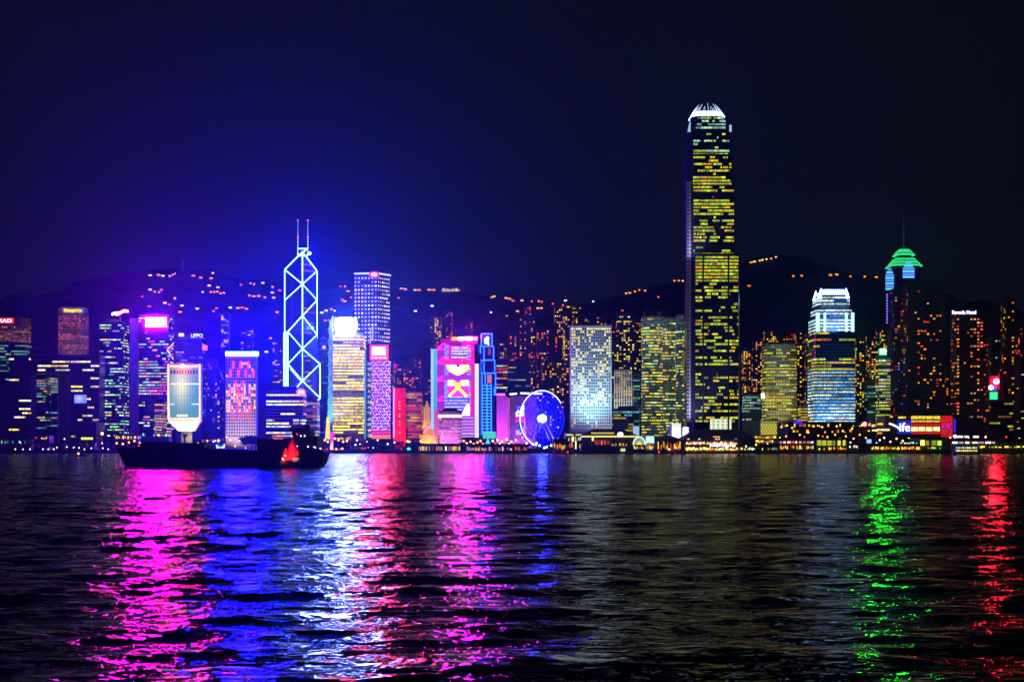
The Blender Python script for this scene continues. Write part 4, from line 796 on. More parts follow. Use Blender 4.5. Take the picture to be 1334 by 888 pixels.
def redend(x, y): return sc((1, .02, .03) if not 553 < y < 558 else (.7, .02, .6), R.uniform(.25, 1.0))  # red light on the end wall is put into emissive cells
ledgrid(r_, 1225.5, 1241, 541.5, 569, Y0, redend, 1.5, 'red_wall', M['scr']); signboard(r_, 1242.5, 1245, 546, 563, Y0, em('blue_edge', (.05, .03, 1), .8, False), 'edge_light', .6)
text('ife', 'sign', r_, 1172, 1185.5, 556, Y0-1.2, em('white_blue_letters', (.7, .85, 1), 3), .6, 11)
mb = MB(); mb.path([U(1158, 551.5, Y0, -1), U(1163, 553, Y0, -1), U(1168, 555.5, Y0, -1), U(1174, 560, Y0, -1)], 1.0, 6); mb.build('swoosh', em('white_blue_swoosh', (.85, .8, 1), 2.5), r_)
signboard(r_, 1169, 1187, 547, 565, Y0, em('blue_sign_back', (.02, .03, .8), .5, False), 'sign_back', .4)
for a, b, y, c in ((1143, 1159, 559.5, Wh), (1143, 1150, 552, Yl), (1170, 1180, 543.5, Yl), (1159, 1163, 542.5, O), (1143, 1149, 564, O)): m = MB(); m.box(PX(a, Y0), PX(b, Y0), Y0-.4, Y0-.02, PZ(y+1.2, Y0), PZ(y-1.2, Y0), 0, c); m.build('window', M['win'], r_)
# ------------------------------------------------------------------ background flats on the lower slopes (each has its own look)
BG = [(560, 575, 412, 2500, .35, (Yl, O), 'slim hillside tower with a lit top above the pink LED bank', 500),
 (578, 590, 405, 2540, .3, (O, Rd), 'thin hillside tower with a single orange window column above the pink LED bank', 470),
 (648, 660, 445, 2420, .3, (O, Yl), 'stubby hillside tower with orange storeys above the blue neon tower', 500),
 (677, 697, 413, 2450, .42, (O, Rd, Yl), 'hillside tower with a red lit top behind the ferris wheel', 515),
 (699, 711, 428, 2420, .42, (O, Yl, Rd), 'narrow hillside tower with bunched orange lights behind the wheel rim', 540),
 (712, 726, 428, 2480, .22, (O, Rd), 'dim red speckled tower behind the top of the wheel', 540),
 (733, 742, 410, 2440, .5, (O, Yl), 'thin tower with bright orange windows hugging the porthole slab', 470),
 (745, 755, 396, 2700, .35, (Yl, O), 'slim tower rising above the roof of the porthole slab', 424),
 (762, 790, 411, 2650, .25, (O, Yl), 'wide dark tower just above the roof of the porthole slab', 424),
 (803, 829, 409, 2300, .42, (Yl, YG, (1, .6, .1)), 'tall dark tower with bright yellow window columns behind the white finned block', 482),
 (795, 804, 420, 2380, .25, (O, Rd), 'dim narrow tower right behind the porthole slab', 530),
 (706, 741, 470, 2120, .35, (O, Yl), 'mid rise pinkish block behind the rim of the wheel', 560),
 (966, 978, 455, 2400, .5, (O, Yl), 'orange speckled tower touching the side of the tallest tower', 515),
 (979, 993, 440, 2450, .42, (O, (1, .5, .1)), 'orange speckled tower left of the beige round cornered one', 520),
 (994, 1009, 430, 2520, .3, (O, Yl), 'tower showing its orange top above the beige round cornered one', 450),
 (1024, 1036, 433, 2540, .35, (O, Rd), 'thin tower with red orange windows behind the beige one', 450),
 (1036, 1048, 431, 2450, .32, (O, Yl), 'orange speckled tower between the beige one and the blue crown tower', 530),
 (1048, 1061, 433, 2400, .34, (O, (1, .5, .1)), 'orange speckled tower against the blue crown tower', 540),
 (1113, 1126, 442, 2350, .42, (O, Yl, YG), 'yellow orange tower just past the blue crown tower', 540),
 (1127, 1141, 436, 2420, .3, (O, Yl), 'orange dotted tower above the small teal box', 495),
 (1140, 1156, 428, 2460, .26, (O, YG), 'dim dotted tower behind the green lamp', 455),
 (497, 514, 470, 2350, .3, (O, Yl), 'dim tower peeping out past the purple pink light wall', 560),
 (514, 532, 472, 2400, .24, (O, Rd), 'dim hillside tower above the crimson slab', 505),
 (533, 549, 466, 2420, .3, (O, Rd), 'dim hillside tower above the orange ribbon block', 508),
 (838, 858, 404, 2560, .12, (O, Yl), 'nearly dark tower above the nearer twin round tower', 415),
 (268, 284, 470, 2400, .2, (C, O), 'dim tower with a few cyan windows behind the white outlined block', 520),
 (1009, 1023, 436, 2560, .4, (O, Yl), 'amber dotted tower just behind the roof of the beige round cornered one', 450),
 (967, 976, 476, 2300, .5, (O, Rd, Yl), 'short amber tower squeezed against the side of the tallest tower', 520),
 (1098, 1113, 446, 2520, .35, (O, Yl), 'amber tower showing between the blue crown tower and its neighbour', 480),
 (1056, 1064, 452, 2480, .45, (O, Yl), 'thin amber tower half hidden by the blue crown tower', 540),
 (1132, 1144, 455, 2250, .4, (O, YG), 'amber tower right behind the small teal box', 545),
 (880, 895, 423, 2450, .4, (Yl, O, YG), 'yellow dotted tower peeking out beside the tallest tower', 560),
 (858, 866, 405, 2520, .4, (O, Yl), 'thin amber tower rising between the twin round towers', 416),
 (828, 838, 418, 2440, .4, (O, Yl, YG), 'yellow dotted tower behind the nearer round twin', 490),
 (796, 806, 440, 2200, .35, (YG, Yl), 'dim green dotted tower in the gap beside the porthole slab', 560),
 (684, 692, 398, 2620, .45, (O, Rd), 'thin red topped tower high on the slope behind the wheel', 420),
 (722, 733, 398, 2640, .4, (O, Yl), 'thin amber tower high on the slope beside the porthole slab', 440),
 (664, 676, 430, 2560, .25, (O, Rd), 'dim red tower above the domed glass block', 475),
 (606, 616, 418, 2560, .25, (O, Rd), 'dim red tower above the roof sign of the pink LED bank', 440),
 (1270, 1288, 430, 2200, .22, (O, Rd), 'dark tower with red specks behind the slanting sign hotel', 550),
 (1312, 1332, 425, 2250, .25, (O, Yl, Rd), 'dark amber speckled tower behind the stacked orange windows', 550),
 (1302, 1314, 455, 1900, .2, (O, (1, .1, .05)), 'black tower with tiny red specks beside the round red lamp', 490),
 (1228, 1240, 480, 2150, .2, (O, Rd), 'narrow dark tower between the apartment slab and the slanting sign hotel', 550)]
for a, b, yt, Y, p, pal, lab, yl in BG:
    flats('apartment_tower', lab, a, b, yt, Y, yl=yl, p=p*1.2, pal=pal, cw=3.3, ch=3.7, ww=2.0, wh=1.9, inten=1.3, cap=70, d=16, kit=(R.random() < .5) or 2, group='apartment towers on the lower slopes')
# ================================================================== ferris wheel
Y0 = 1690; c = U(706, 545, Y0); rad = 34*Y0/F
root = thing('ferris_wheel', 'big observation wheel filled with blue light around a blazing white hub', 'ferris wheel', (c.x, c.y, 3)); r_ = root
ca, sa = math.cos(math.radians(30)), math.sin(math.radians(30))
def WP(r, a, off=0): return c+Vector((r*math.cos(a)*ca-off*sa, r*math.cos(a)*sa+off*ca, r*math.sin(a)*1.07))
ns = 56
def arc(k0, k1, off, r, tr, mat, nm):
    m = MB(); m.path([WP(r, 2*math.pi*k/96, off) for k in range(k0, k1+1)], tr, 5); m.build(nm, mat, r_)
arc(9, 66, -1.3, rad, .55, E['rim'], 'rim_light'); arc(66, 68, -1.3, rad, .55, E['rim'], 'rim_light'); arc(76, 84, -1.3, rad, .5, E['rim'], 'rim_light')
arc(0, 96, 1.3, rad, .5, E['wheel'], 'rim'); arc(0, 96, -1.2, rad*.97, .35, E['wheel'], 'rim')
for k in range(ns):
    a = 2*math.pi*k/ns; m = MB(); m.tube(WP(1.5, a, 0), WP(rad*.97, a, 1.2 if k % 2 else -1.2), .27, 4); m.build('spoke', E['wheel'], r_)
for q in (.3, .5, .68, .84): arc(0, 96, 0, rad*q, .42, E['wheel'], 'spoke_ring')
m = MB(); h0 = WP(0, 0, -3.0); h1 = WP(0, 0, 3.0); m.tube(h0, h1, 4.6, 20); m.build('hub', E['hub'], r_)
for k in range(42):
    a = 2*math.pi*k/42; p = WP(rad+2.0, a); m = MB(); m.tube(p+Vector((-.9, 0, 0)), p+Vector((.9, 0, 0)), 1.05, 8); m.build('gondola', M['glassb'], r_)
for sx in (-1, 1):
    for off in (-4.5, 4.5):
        m = MB(); p = WP(0, 0, off*.8); q = WP(0, 0, off*1.4)+Vector((sx*17, 0, 0)); q.z = 3; m.tube(p, q, .7, 6); m.build('leg', M['white'], r_)
flood(r_, 'floodlight', (c.x+10, c.y-14, 5), (c.x+6, c.y-3, 22), 3e4, (1, .6, .6), 60)
mb = MB(); mb.box(c.x-20, c.x+20, c.y-9, c.y+9, 3, 5.5); mb.build('platform', M['grey'], r_)
# ================================================================== sea wall, promenades, piers
mb = MB(); mb.box(-2350, 2350, 1556, 1560-.01, -4, 3.9); tag(mb.build('seawall', M['grey'], origin=(0, 1558, 0)), 'long dark granite seawall holding back the shore', 'seawall')
YP = 1500
def pier(label, px0, px1, ytop, yeave, d=50, cols=12, lit=None, rooftype='hip', roofmat='roof', Y=YP, cat='pier', name='ferry_pier'):
    x0, x1 = PX(px0, Y), PX(px1, Y); zt, ze = PZ(ytop, Y), PZ(yeave, Y)
    r_ = thing(name, label, cat, ((x0+x1)/2, Y+d/2, 0))
    m = MB(); m.box(x0, x1, Y, Y+d, 1.6, 2.8); m.build('deck', M['grey'], r_)
    for k in range(cols+1):
        x = x0+1.2+(x1-x0-2.4)*k/cols; m = MB(); m.tube((x, Y+2, -4), (x, Y+2, 1.62), .5, 6); m.tube((x, Y+d-3, -4), (x, Y+d-3, 1.62), .5, 6); m.build('pile', M['grey'], r_)
        m = MB(); m.box(x-.3, x+.3, Y+1.2, Y+1.8, 2.81, ze-.02); m.build('column', M['grey'], r_)
    m = MB(); bot = [(x0-1, Y-1, ze), (x1+1, Y-1, ze), (x1+1, Y+d, ze), (x0-1, Y+d, ze)]; h = min((x1-x0)*.32, 14); 
    if rooftype == 'flat': top = [(x0-1, Y-1, zt), (x1+1, Y-1, zt), (x1+1, Y+d, zt), (x0-1, Y+d, zt)]
    else: top = [(x0+h, Y+d*.42, zt), (x1-h, Y+d*.42, zt), (x1-h, Y+d*.5, zt), (x0+h, Y+d*.5, zt)]
    m.hull2(bot, top); m.build('roof', M[roofmat], r_)
    m = MB(); m.box(x0+1.5, x1-1.5, Y+4, Y+d-2, 2.81, ze-.01); m.build('wall', M['roof'], r_)
    return r_, x0, x1, ze
def litrow(r_, px0, px1, py0, py1, Y, pal, n, p=.8, inten=1.0, name='lit_bay', jit=True, d=.3):
    if jit: n = int(n*1.5)
    for k in range(n):
        if R.random() > p*(.85 if jit else 1): continue
        a = px0+(px1-px0)*(k+.08+(R.uniform(-.2, .2) if jit else 0))/n; b = a+(px1-px0)/n*R.uniform(.45, .9)
        e0 = py0+R.uniform(0, .55 if jit else .1)*(py1-py0); e1 = py1-(R.uniform(0, .4)*(py1-e0) if jit else 0); m = MB(); m.box(PX(a, Y), PX(b, Y), Y-d, Y, PZ(e1, Y), PZ(e0, Y), 0, sc(R.choice(pal), inten*R.choice((.5, 1.0, 1.6, 3.0)))); m.build(name, M['scr'], r_)
warm = (O, Yl, (1, .5, .1), Wh, (1, .12, .05))
r_, *_ = pier('long grey canopied walkway with lit bays below the pink LED bank', 543, 601, 577.5, 580, 24, 22, rooftype='flat', roofmat='grey'); litrow(r_, 545, 600, 581, 586.5, YP+3.9, (Yl, O, (1, .6, .1), Wh), 24, .85, .95, jit=False)
r_, *_ = pier('low canopied walkway with red specks of light left of the ferris wheel', 603, 690, 577.8, 580, 24, 24, rooftype='flat', roofmat='grey'); litrow(r_, 604, 689, 581, 587, YP+3.9, (Rd, O, (1, .3, .3), (.8, .5, .9), Wh), 34, .7, .8)
r_, *_ = pier('low cluttered landing with warm lights right of the ferris wheel', 722, 757, 571, 578, 30, 8, rooftype='flat'); litrow(r_, 722, 756, 574, 586, YP-1, warm, 14, .8, .9); litrow(r_, 740, 757, 568, 575, YP-1.5, (Yl, Wh, C), 6, .8, .8)
r_, x0, x1, ze = pier('long hip roofed pier with a yellow eave and a white oval clock', 757, 831, 558, 567.5, 60, 18)
signboard(r_, 757, 831, 567.3, 569.2, YP-1.2, em('yellow_eave', (1, .85, .2), 1.1, False), 'eave_light', .4); signboard(r_, 770, 800, 563, 564.6, YP+4, em('olive_eave', (.9, .6, .08), .9, False), 'eave_light', .4); signboard(r_, 771, 773.5, 569.5, 574, YP-.9, em('yellow_post', (1, .9, .3), 1.3, False), 'post_light', .4)
litrow(r_, 775, 795, 573, 579, YP+3.9, (Rd, (1, .1, .05)), 10, .95, .6, jit=False); litrow(r_, 797, 830, 576, 581, YP+3.9, warm, 14, .6, .6); litrow(r_, 758, 776, 576, 581, YP+3.9, (Rd, O), 6, .5, .4)
m = MB(); m.disc(U(808, 565.5, YP, -2), 3.0, .8, 20, sz=.78); m.build('clock', em('white_blue_clock', (.7, .85, 1), 3, False), r_); signboard(r_, 808.5, 814.5, 584, 587.5, YP-.4, em('pale_lime_sign', (.7, .9, .3), 1, False), 'sign', .4)
# arch fronted hall
t_ = thing('arched_hall', 'small pier hall with a glowing white arched gable', 'pier hall', (PX(833, YP), YP+15, 0)); x0, x1 = PX(825, YP), PX(840.5, YP)
ar = [((x0+x1)/2+(x1-x0)/2*math.cos(a), PZ(579, YP)+(x1-x0)/2*1.3*math.sin(a)) for a in np.linspace(0, math.pi, 17)]
mb = MB(); mb.hull2([(x, YP, z) for x, z in ar], [(x, YP+28, z) for x, z in ar]); mb.build('vault', M['white'], t_)
mb = MB(); mb.path([(x, YP-.4, z) for x, z in ar], .75, 6); mb.build('arch_light', em('mint_white_light', (.65, .95, .75), 1.3, False), t_)
ar2 = [((x0+x1)/2+(x-(x0+x1)/2)*.8, PZ(579, YP)+(z-PZ(579, YP))*.8) for x, z in ar]; mb = MB(); mb.hull2([(x, YP-.25, z) for x, z in ar2], [(x, YP-.05, z) for x, z in ar2]); mb.build('fanlight', em('mint_glass', (.35, .55, .4), .7, False), t_)
ar3 = [((x0+x1)/2+(x-(x0+x1)/2)*.45, PZ(579, YP)+(z-PZ(579, YP))*.45) for x, z in ar]; mb = MB(); mb.hull2([(x, YP-.5, z) for x, z in ar3], [(x, YP-.3, z) for x, z in ar3]); mb.build('doorway', em('golden_doorway', (1, .75, .1), 1.0, False), t_)
mb = MB(); mb.box(x0, x1, YP, YP+28, 1.6, PZ(579, YP)-.01); mb.build('wall', M['roof'], t_); mb = MB(); [mb.tube((x, YP+2, -4), (x, YP+2, 1.61), .5, 6) for x in np.linspace(x0+1, x1-1, 5)]; mb.build('pile', M['grey'], t_)
litrow(t_, 826, 840, 580, 585, YP-.3, warm, 7, .85, .9)
t_ = thing('lit_kiosk', 'white glowing box hall next to the arched gable', 'pier hall', (PX(847, YP), YP+12, 0)); mb = MB(); mb.box(PX(841, YP), PX(852.5, YP), YP+1, YP+24, 1.6, PZ(567, YP)); mb.build('wall', M['white'], t_)
signboard(t_, 841.5, 852, 568, 577, YP+1, em('mint_white_panel', (.6, 1, .8), 1.1, False), 'lit_panel', .5); mb = MB(); [mb.tube((PX(v, YP), YP+3, -4), (PX(v, YP), YP+3, 1.61), .5, 6) for v in (842, 847, 852)]; mb.build('pile', M['grey'], t_); litrow(t_, 841, 853, 579, 585, YP+.5, warm, 8, .9, .9)
t_ = thing('white_pylon', 'slim bluish white lit pylon behind the arched gable', 'pylon', (PX(829, 1590), 1590, 3)); mb = MB(); mb.box(PX(825.5, 1590), PX(832.5, 1590), 1588, 1596, 3, PZ(555, 1590)); mb.build('shaft', em('ice_panel', (.35, .6, .85), .9, False), t_); mb = MB(); mb.box(PX(825, 1590), PX(833, 1590), 1587.5, 1596.5, PZ(555, 1590)+.01, PZ(554, 1590)); mb.build('cap', M['white'], t_)
r_, *_ = pier('dark hip roofed pier with orange stalls beside the glowing box hall', 855, 890, 567.5, 573, 55, 9); litrow(r_, 856, 889, 574, 586, YP+3.9, (O, Rd, (1, .6, .1), Yl), 18, .85, .9)
r_, *_ = pier('great dark gabled pier with blazing two storey front below the tallest tower', 891, 987, 559, 572.5, 70, 22)
litrow(r_, 893, 960, 575, 579, YP-1, (O, Yl, (1, .7, .5), Wh, (1, .3, .5)), 40, 1.1, 1.7); litrow(r_, 893, 962, 582, 586.5, YP-1, (Yl, Wh, (1, .85, .3), O), 40, 1.15, 1.9); litrow(r_, 925, 958, 577, 582, YP-1.4, ((1, .8, .8), (1, .5, .9), Wh), 12, 1.15, 3.0)
signboard(r_, 893, 965, 580, 581.2, YP-.5, M['roof'], 'floor_edge', .5); litrow(r_, 895, 960, 570.5, 572.5, YP-1.2, ((.5, .4, .8), Wh), 12, .4, .7); signboard(r_, 929, 938, 568, 569.6, YP+2.5, em('orange_roof_sign', (1, .25, .03), 1.6, False), 'roof_sign', .4)
# shore hall with golden box, mall
r_, po, zb, zt = tower('golden_hall', 'boxy hall with a golden lit glass wall below the beige tower', 990, 1013, 546, 1700, d=30, mat='stone', kit=False, cat='hall')
ledgrid(r_, 991, 1012, 548, 566, 1700, lambda x, y: sc((1, .85, .1) if y > 551 else (.5, .55, .1), .75*(.6+.4*math.sin(x*1.7)*math.sin(y*.9))), 1.2, 'lit_glass', M['scr'])
t_ = thing('terrace_restaurants', 'stepped terraces crowded with golden lights below the boxy hall', 'terrace', (PX(995, 1620), 1630, 3)); 
for k, (a, b, y) in enumerate(((966, 1015, 578), (972, 1013, 572), (978, 1011, 566.5))): mb = MB(); mb.box(PX(a, 1620), PX(b, 1620), 1620+k*8, 1650, 3 if k == 0 else PZ(y+6, 1620)-.01, PZ(y, 1620)); mb.build('terrace', M['stone'], t_); litrow(t_, a, b, y+.8, y+4.5, 1619.9+k*8, (O, Yl, (1, .75, .1), Yl), 18, .8, 1.1)
r_, po, zb, zt = tower('shopping_hall', 'long dark low hall dotted with orange lamps below the crown tower', 1015, 1141, 549, 1720, d=60, mat='roof', kit=False, cat='mall'); litrow(r_, 1016, 1140, 551.5, 556, 1719.9, (O, (1, .5, .15), Yl, Rd), 36, .55, .8); litrow(r_, 1030, 1110, 559, 564, 1719.9, (O, Yl), 16, .5, .8); signboard(r_, 1034, 1045, 548, 552, 1719, em('deep_blue_board', (.06, .03, 1), .9, False), 'sign', .5)
mb = MB(); mb.disc(U(1126.5, 552, 1718), 2.6, .8, 16); mb.build('round_sign', em('red_white_disc', (1, .15, .15), 5, False), r_); litrow(r_, 1132, 1143, 549.5, 555, 1719.5, (Yl, Wh), 2, 1, 1.0); litrow(r_, 1131, 1158, 559, 562, 1679, (Yl, Wh), 4, 1, 1.0); 
# right hand piers
r_, *_ = pier('pier with pink and orange light strips left of the lime box pier', 1014, 1062, 570, 573, 40, 12, rooftype='flat'); litrow(r_, 1015, 1061, 574.5, 577, YP-1.2, ((1, .5, .7), (1, .7, .6), (1, .3, .2)), 9, 1, 1.0, jit=False); litrow(r_, 1016, 1061, 580, 585, YP-.5, (O, Wh, Yl, (1, .4, .3)), 14, .95, 1.0)
r_, *_ = pier('lime green lit box pier beside the pink striped pier', 1063, 1105, 570.5, 572.5, 40, 10, rooftype='flat'); litrow(r_, 1064, 1104, 573, 580, YP-.8, ((.5, .6, .04), (.62, .65, .06)), 6, 1, .85, jit=False, name='lit_panel'); litrow(r_, 1064, 1103, 582, 586, YP-.6, (Yl, YG, O), 12, .7, .9)
r_, *_ = pier('long low pier with a ragged orange strip of stalls and a blue sign', 1107, 1200, 577, 580, 34, 20, rooftype='flat'); litrow(r_, 1136, 1199, 581, 585.5, YP-.6, (O, Yl, (1, .4, .05)), 30, .95, 1.1); litrow(r_, 1106, 1118, 578, 584, YP-1.2, ((.9, .8, 1), Wh), 5, 1, 1.3); signboard(r_, 1129, 1135, 572, 577, YP-1.2, em('blue_pier_sign', (.15, .35, 1), 2, False), 'sign', .5); litrow(r_, 1173, 1198, 575, 578, YP-1.2, (C, Wh, (.3, .9, .6)), 7, .8, .9)
r_, *_ = pier('lime and orange lit box pier in front of the red ended terminal', 1198, 1229, 570.5, 572.5, 40, 8, rooftype='flat'); litrow(r_, 1198.5, 1228, 573, 580, YP-.8, ((.6, .7, .05), (.8, .5, .06), (.45, .65, .05)), 4, 1, 1.0, jit=False, name='lit_panel'); litrow(r_, 1208, 1229, 582, 584.5, YP-.6, (YG, G), 8, .8, .7)
r_, *_ = pier('pier with long white pink eave lights at the edge of the frame', 1238, 1352, 570.5, 574.5, 40, 22, rooftype='flat'); litrow(r_, 1240, 1300, 575, 577.3, YP-1.2, ((1, .7, .9), (1, .85, .6), (1, .5, .9)), 7, 1, 1.3, jit=False); litrow(r_, 1268, 1352, 580.5, 583, YP-.6, (YG, Yl, (.9, .8, .2)), 14, .95, .9); litrow(r_, 1245, 1278, 567.5, 569.6, YP+3, ((1, .7, .8),), 3, 1, 1.4, jit=False)
r_, *_ = pier('low landing with dim yellow strips left of the pink striped pier', 966, 1013, 578, 581, 24, 10, rooftype='flat'); litrow(r_, 966, 1012, 582, 586, YP-.6, (YG, C, Yl, (.4, .8, .8)), 16, .6, .8)
r_, po, zb, zt = tower('parking_hall', 'long grey low hall with cream strips at the foot of the porthole slab', 735, 812, 563, 1640, d=40, mat='grey', kit=False, cat='hall'); litrow(r_, 736, 800, 565, 567, 1639.9, ((1, .75, .3), (1, .9, .6), (.6, .5, .8)), 5, 1, .8, jit=False); litrow(r_, 733, 760, 571, 576, 1639.9, (O, Yl, Wh), 8, .8, .8)
r_, po, zb, zt = tower('concrete_hall', 'plain cream box hall left of the tallest tower foot', 872, 887, 551, 1650, d=25, mat='pale', kit=False, cat='hall'); flood(r_, 'floodlight', (PX(880, 1625), 1625, 6), (PX(880, 1650), 1650, 22), 6e4, (.9, .8, .6), 110)
r_, po, zb, zt = tower('concrete_hall', 'white floodlit box hugging the foot of the tallest tower', 888, 897, 556, 1640, d=20, mat='white', kit=False, cat='hall'); flood(r_, 'floodlight', (PX(891, 1620), 1620, 6), (PX(891, 1640), 1640, 22), 1.0e5, (.8, .85, 1), 110)
# left bank low blocks
for a, b, yt, lab, pal, p in ((86, 128, 576, 'low white lamp lit shed by the water below the low dark box', (Wh, P), .3), (150, 183, 566, 'low shed full of orange work lights behind the stern of the barge', (O, (1, .5, .08), Yl), .9), (184, 224, 563, 'low shed with green and yellow strips behind the barge', ((.1, .8, .5), Yl, O), .6), (263, 292, 570, 'low shed with red and white lamps below the tapered foot block', (Rd, O, Wh), .5), (434, 458, 567, 'small pavilion full of orange light at the foot of the ribbon tower', (O, Yl, (1, .5, .1)), .85), (528, 549, 571, 'small pavilion with two yellow windows in front of the orange ribbon block', (Yl, (1, .8, .2)), .6), (0, 44, 572, 'low dark shed with a few green lights at the edge of the frame', (G, C), .2), (44, 70, 567, 'low shed with slanting orange lights under the gate shaped block', (O, Yl, Rd), .5)):
    r_, po, zb, zt = tower('waterfront_shed', lab, a, b, yt, 1640, d=16, mat='roof', kit=False, cat='shed'); litrow(r_, a+.5, b-.5, yt+1, yt+5.5, 1639.9, pal, max(3, int((b-a)/2.2)), p, 1.0)
t_ = thing('billboard', 'blue white floodlit billboard in front of the pale hotel', 'billboard', (PX(287, 1600), 1600, 3)); signboard(t_, 282, 293, 578, 583.5, 1600, em('blue_white_panel', (.3, .5, 1), 3, False), 'panel'); mb = MB(); [mb.tube((PX(v, 1600), 1600.3, 3), (PX(v, 1600), 1600.3, PZ(582, 1600)), .3, 6) for v in (284, 291)]; mb.build('post', M['steel'], t_)
t_ = thing('blue_light_tree', 'cone of blue white light strings on the promenade below the blue neon tower', 'light tree', (PX(636, 1575), 1575, 3)); mb = MB()
cp = PX(635.5, 1575)
for k in range(16): a = k/16*6.283; mb.tube((cp+4.8*math.cos(a), 1575+4.8*math.sin(a), 4), (cp, 1575, PZ(571, 1575)), .22, 4)
mb.build('light_string', em('azure_string', (.05, .35, 1), 2.5, False), t_); mb = MB(); mb.tube((cp, 1575, 3), (cp, 1575, PZ(570.5, 1575)), .3, 6); mb.build('pole', M['steel'], t_)
# ================================================================== trees and lamps along the shore
def treemesh(i):
    rr = random.Random(40+i); m = MB()
    for k in range(260):
        u, v, w = rr.gauss(0, 1), rr.gauss(0, 1), rr.gauss(0, 1); l = math.sqrt(u*u+v*v+w*w); q = rr.uniform(.55, 1.0)
        lob = 1+.22*math.sin(3*math.atan2(v, u)+i)+.18*math.sin(5*w+i)
        p = Vector((u/l*3.8*q*lob, v/l*3.8*q*lob, 6.2+w/l*2.7*q*lob)); s_ = rr.uniform(.45, .95)
        a = Vector((rr.gauss(0, 1), rr.gauss(0, 1), rr.gauss(0, 1))).normalized(); b = a.orthogonal().normalized()
        m.face([p+a*s_, p+b*s_*.6, p-a*s_, p-b*s_*.6])
    return m.build('crown', M['leaf']).data
tm = [treemesh(i) for i in range(4)]
for o in [o for o in COL.objects if o.name.startswith('crown') and o.parent is None and o.type == 'MESH']: bpy.data.objects.remove(o)
tk = MB(); tk.tube((0, 0, 0), (.1, 0, 4.2), .38, 7, r2=.22); [tk.tube((.08, 0, 3.2), (1.9*math.cos(a), 1.9*math.sin(a), 6.2), .16, 5, r2=.06) for a in (0, 1.4, 2.7, 4.1, 5.2)]
to = tk.build('trunk', M['bark']); tkm = to.data; bpy.data.objects.remove(to)
def tree(px, Y, s, label, i, group='trees along the shore'):
    r_ = thing('shore_tree', label, 'tree', (PX(px, Y), Y, 3), group); r_.scale = (s, s, s*R.uniform(.9, 1.15)); r_.rotation_euler = (0, 0, R.uniform(0, 6))
    for nm, me in (('crown', tm[i % 4]), ('trunk', tkm)): o = bpy.data.objects.new(nm, me); COL.objects.link(o); o.parent = r_
tr = [(range(4, 150, 9), 'dark shore tree below the gate shaped block', 1590, 1.0), (range(268, 296, 7), 'dark shore tree between the tapered foot and the pale hotel', 1600, 1.1), (range(322, 352, 5), 'tall dark tree clumped at the foot of the pale hotel', 1610, 1.75),
      (range(416, 428, 5), 'bushy tree lit green at the foot of the pink grey stub block', 1620, 1.4), (range(460, 545, 9), 'dark shore tree between the white sign tower and the domed court', 1590, 1.25), (range(606, 668, 7), 'tree in orange light behind the canopied walkway', 1590, 1.1), (range(718, 735, 6), 'dark tree right beside the foot of the ferris wheel', 1585, 1.1), (range(968, 990, 6), 'tree in golden light beside the stepped terraces', 1660, 1.7), (range(1020, 1130, 11), 'dark tree on the shore in front of the long dotted hall', 1600, 1.35)]
k = 0
for rng_, lab, Y, s in tr:
    for px in rng_: tree(px+R.uniform(-2, 2), Y+R.uniform(-8, 8), s*R.uniform(.8, 1.15), lab, k); k += 1
lamp_mesh = {}
pm = MB(); pm.tube((0, 0, 0), (0, 0, 1), .12, 6, r2=.08); po_ = pm.build('pole', M['steel']); polem = po_.data; bpy.data.objects.remove(po_)
def lamp(px, py, Y, mat, label, r=.75):
    g = U(px, py, Y); r_ = thing('street_lamp', label, 'street lamp', (g.x, g.y, 3), 'lamps along the shore'); h = max(1.5, g.z-3)
    o = bpy.data.objects.new('pole', polem); COL.objects.link(o); o.parent = r_; o.scale = (1, 1, h)
    if (mat, r) not in lamp_mesh: q = MB(); q.ball((0, 0, 0), r); x = q.build('lamp_globe', E[mat], None, True); lamp_mesh[(mat, r)] = x.data; bpy.data.objects.remove(x)
    o = bpy.data.objects.new('lamp_globe', lamp_mesh[(mat, r)]); COL.objects.link(o); o.parent = r_; o.location = (0, 0, h)
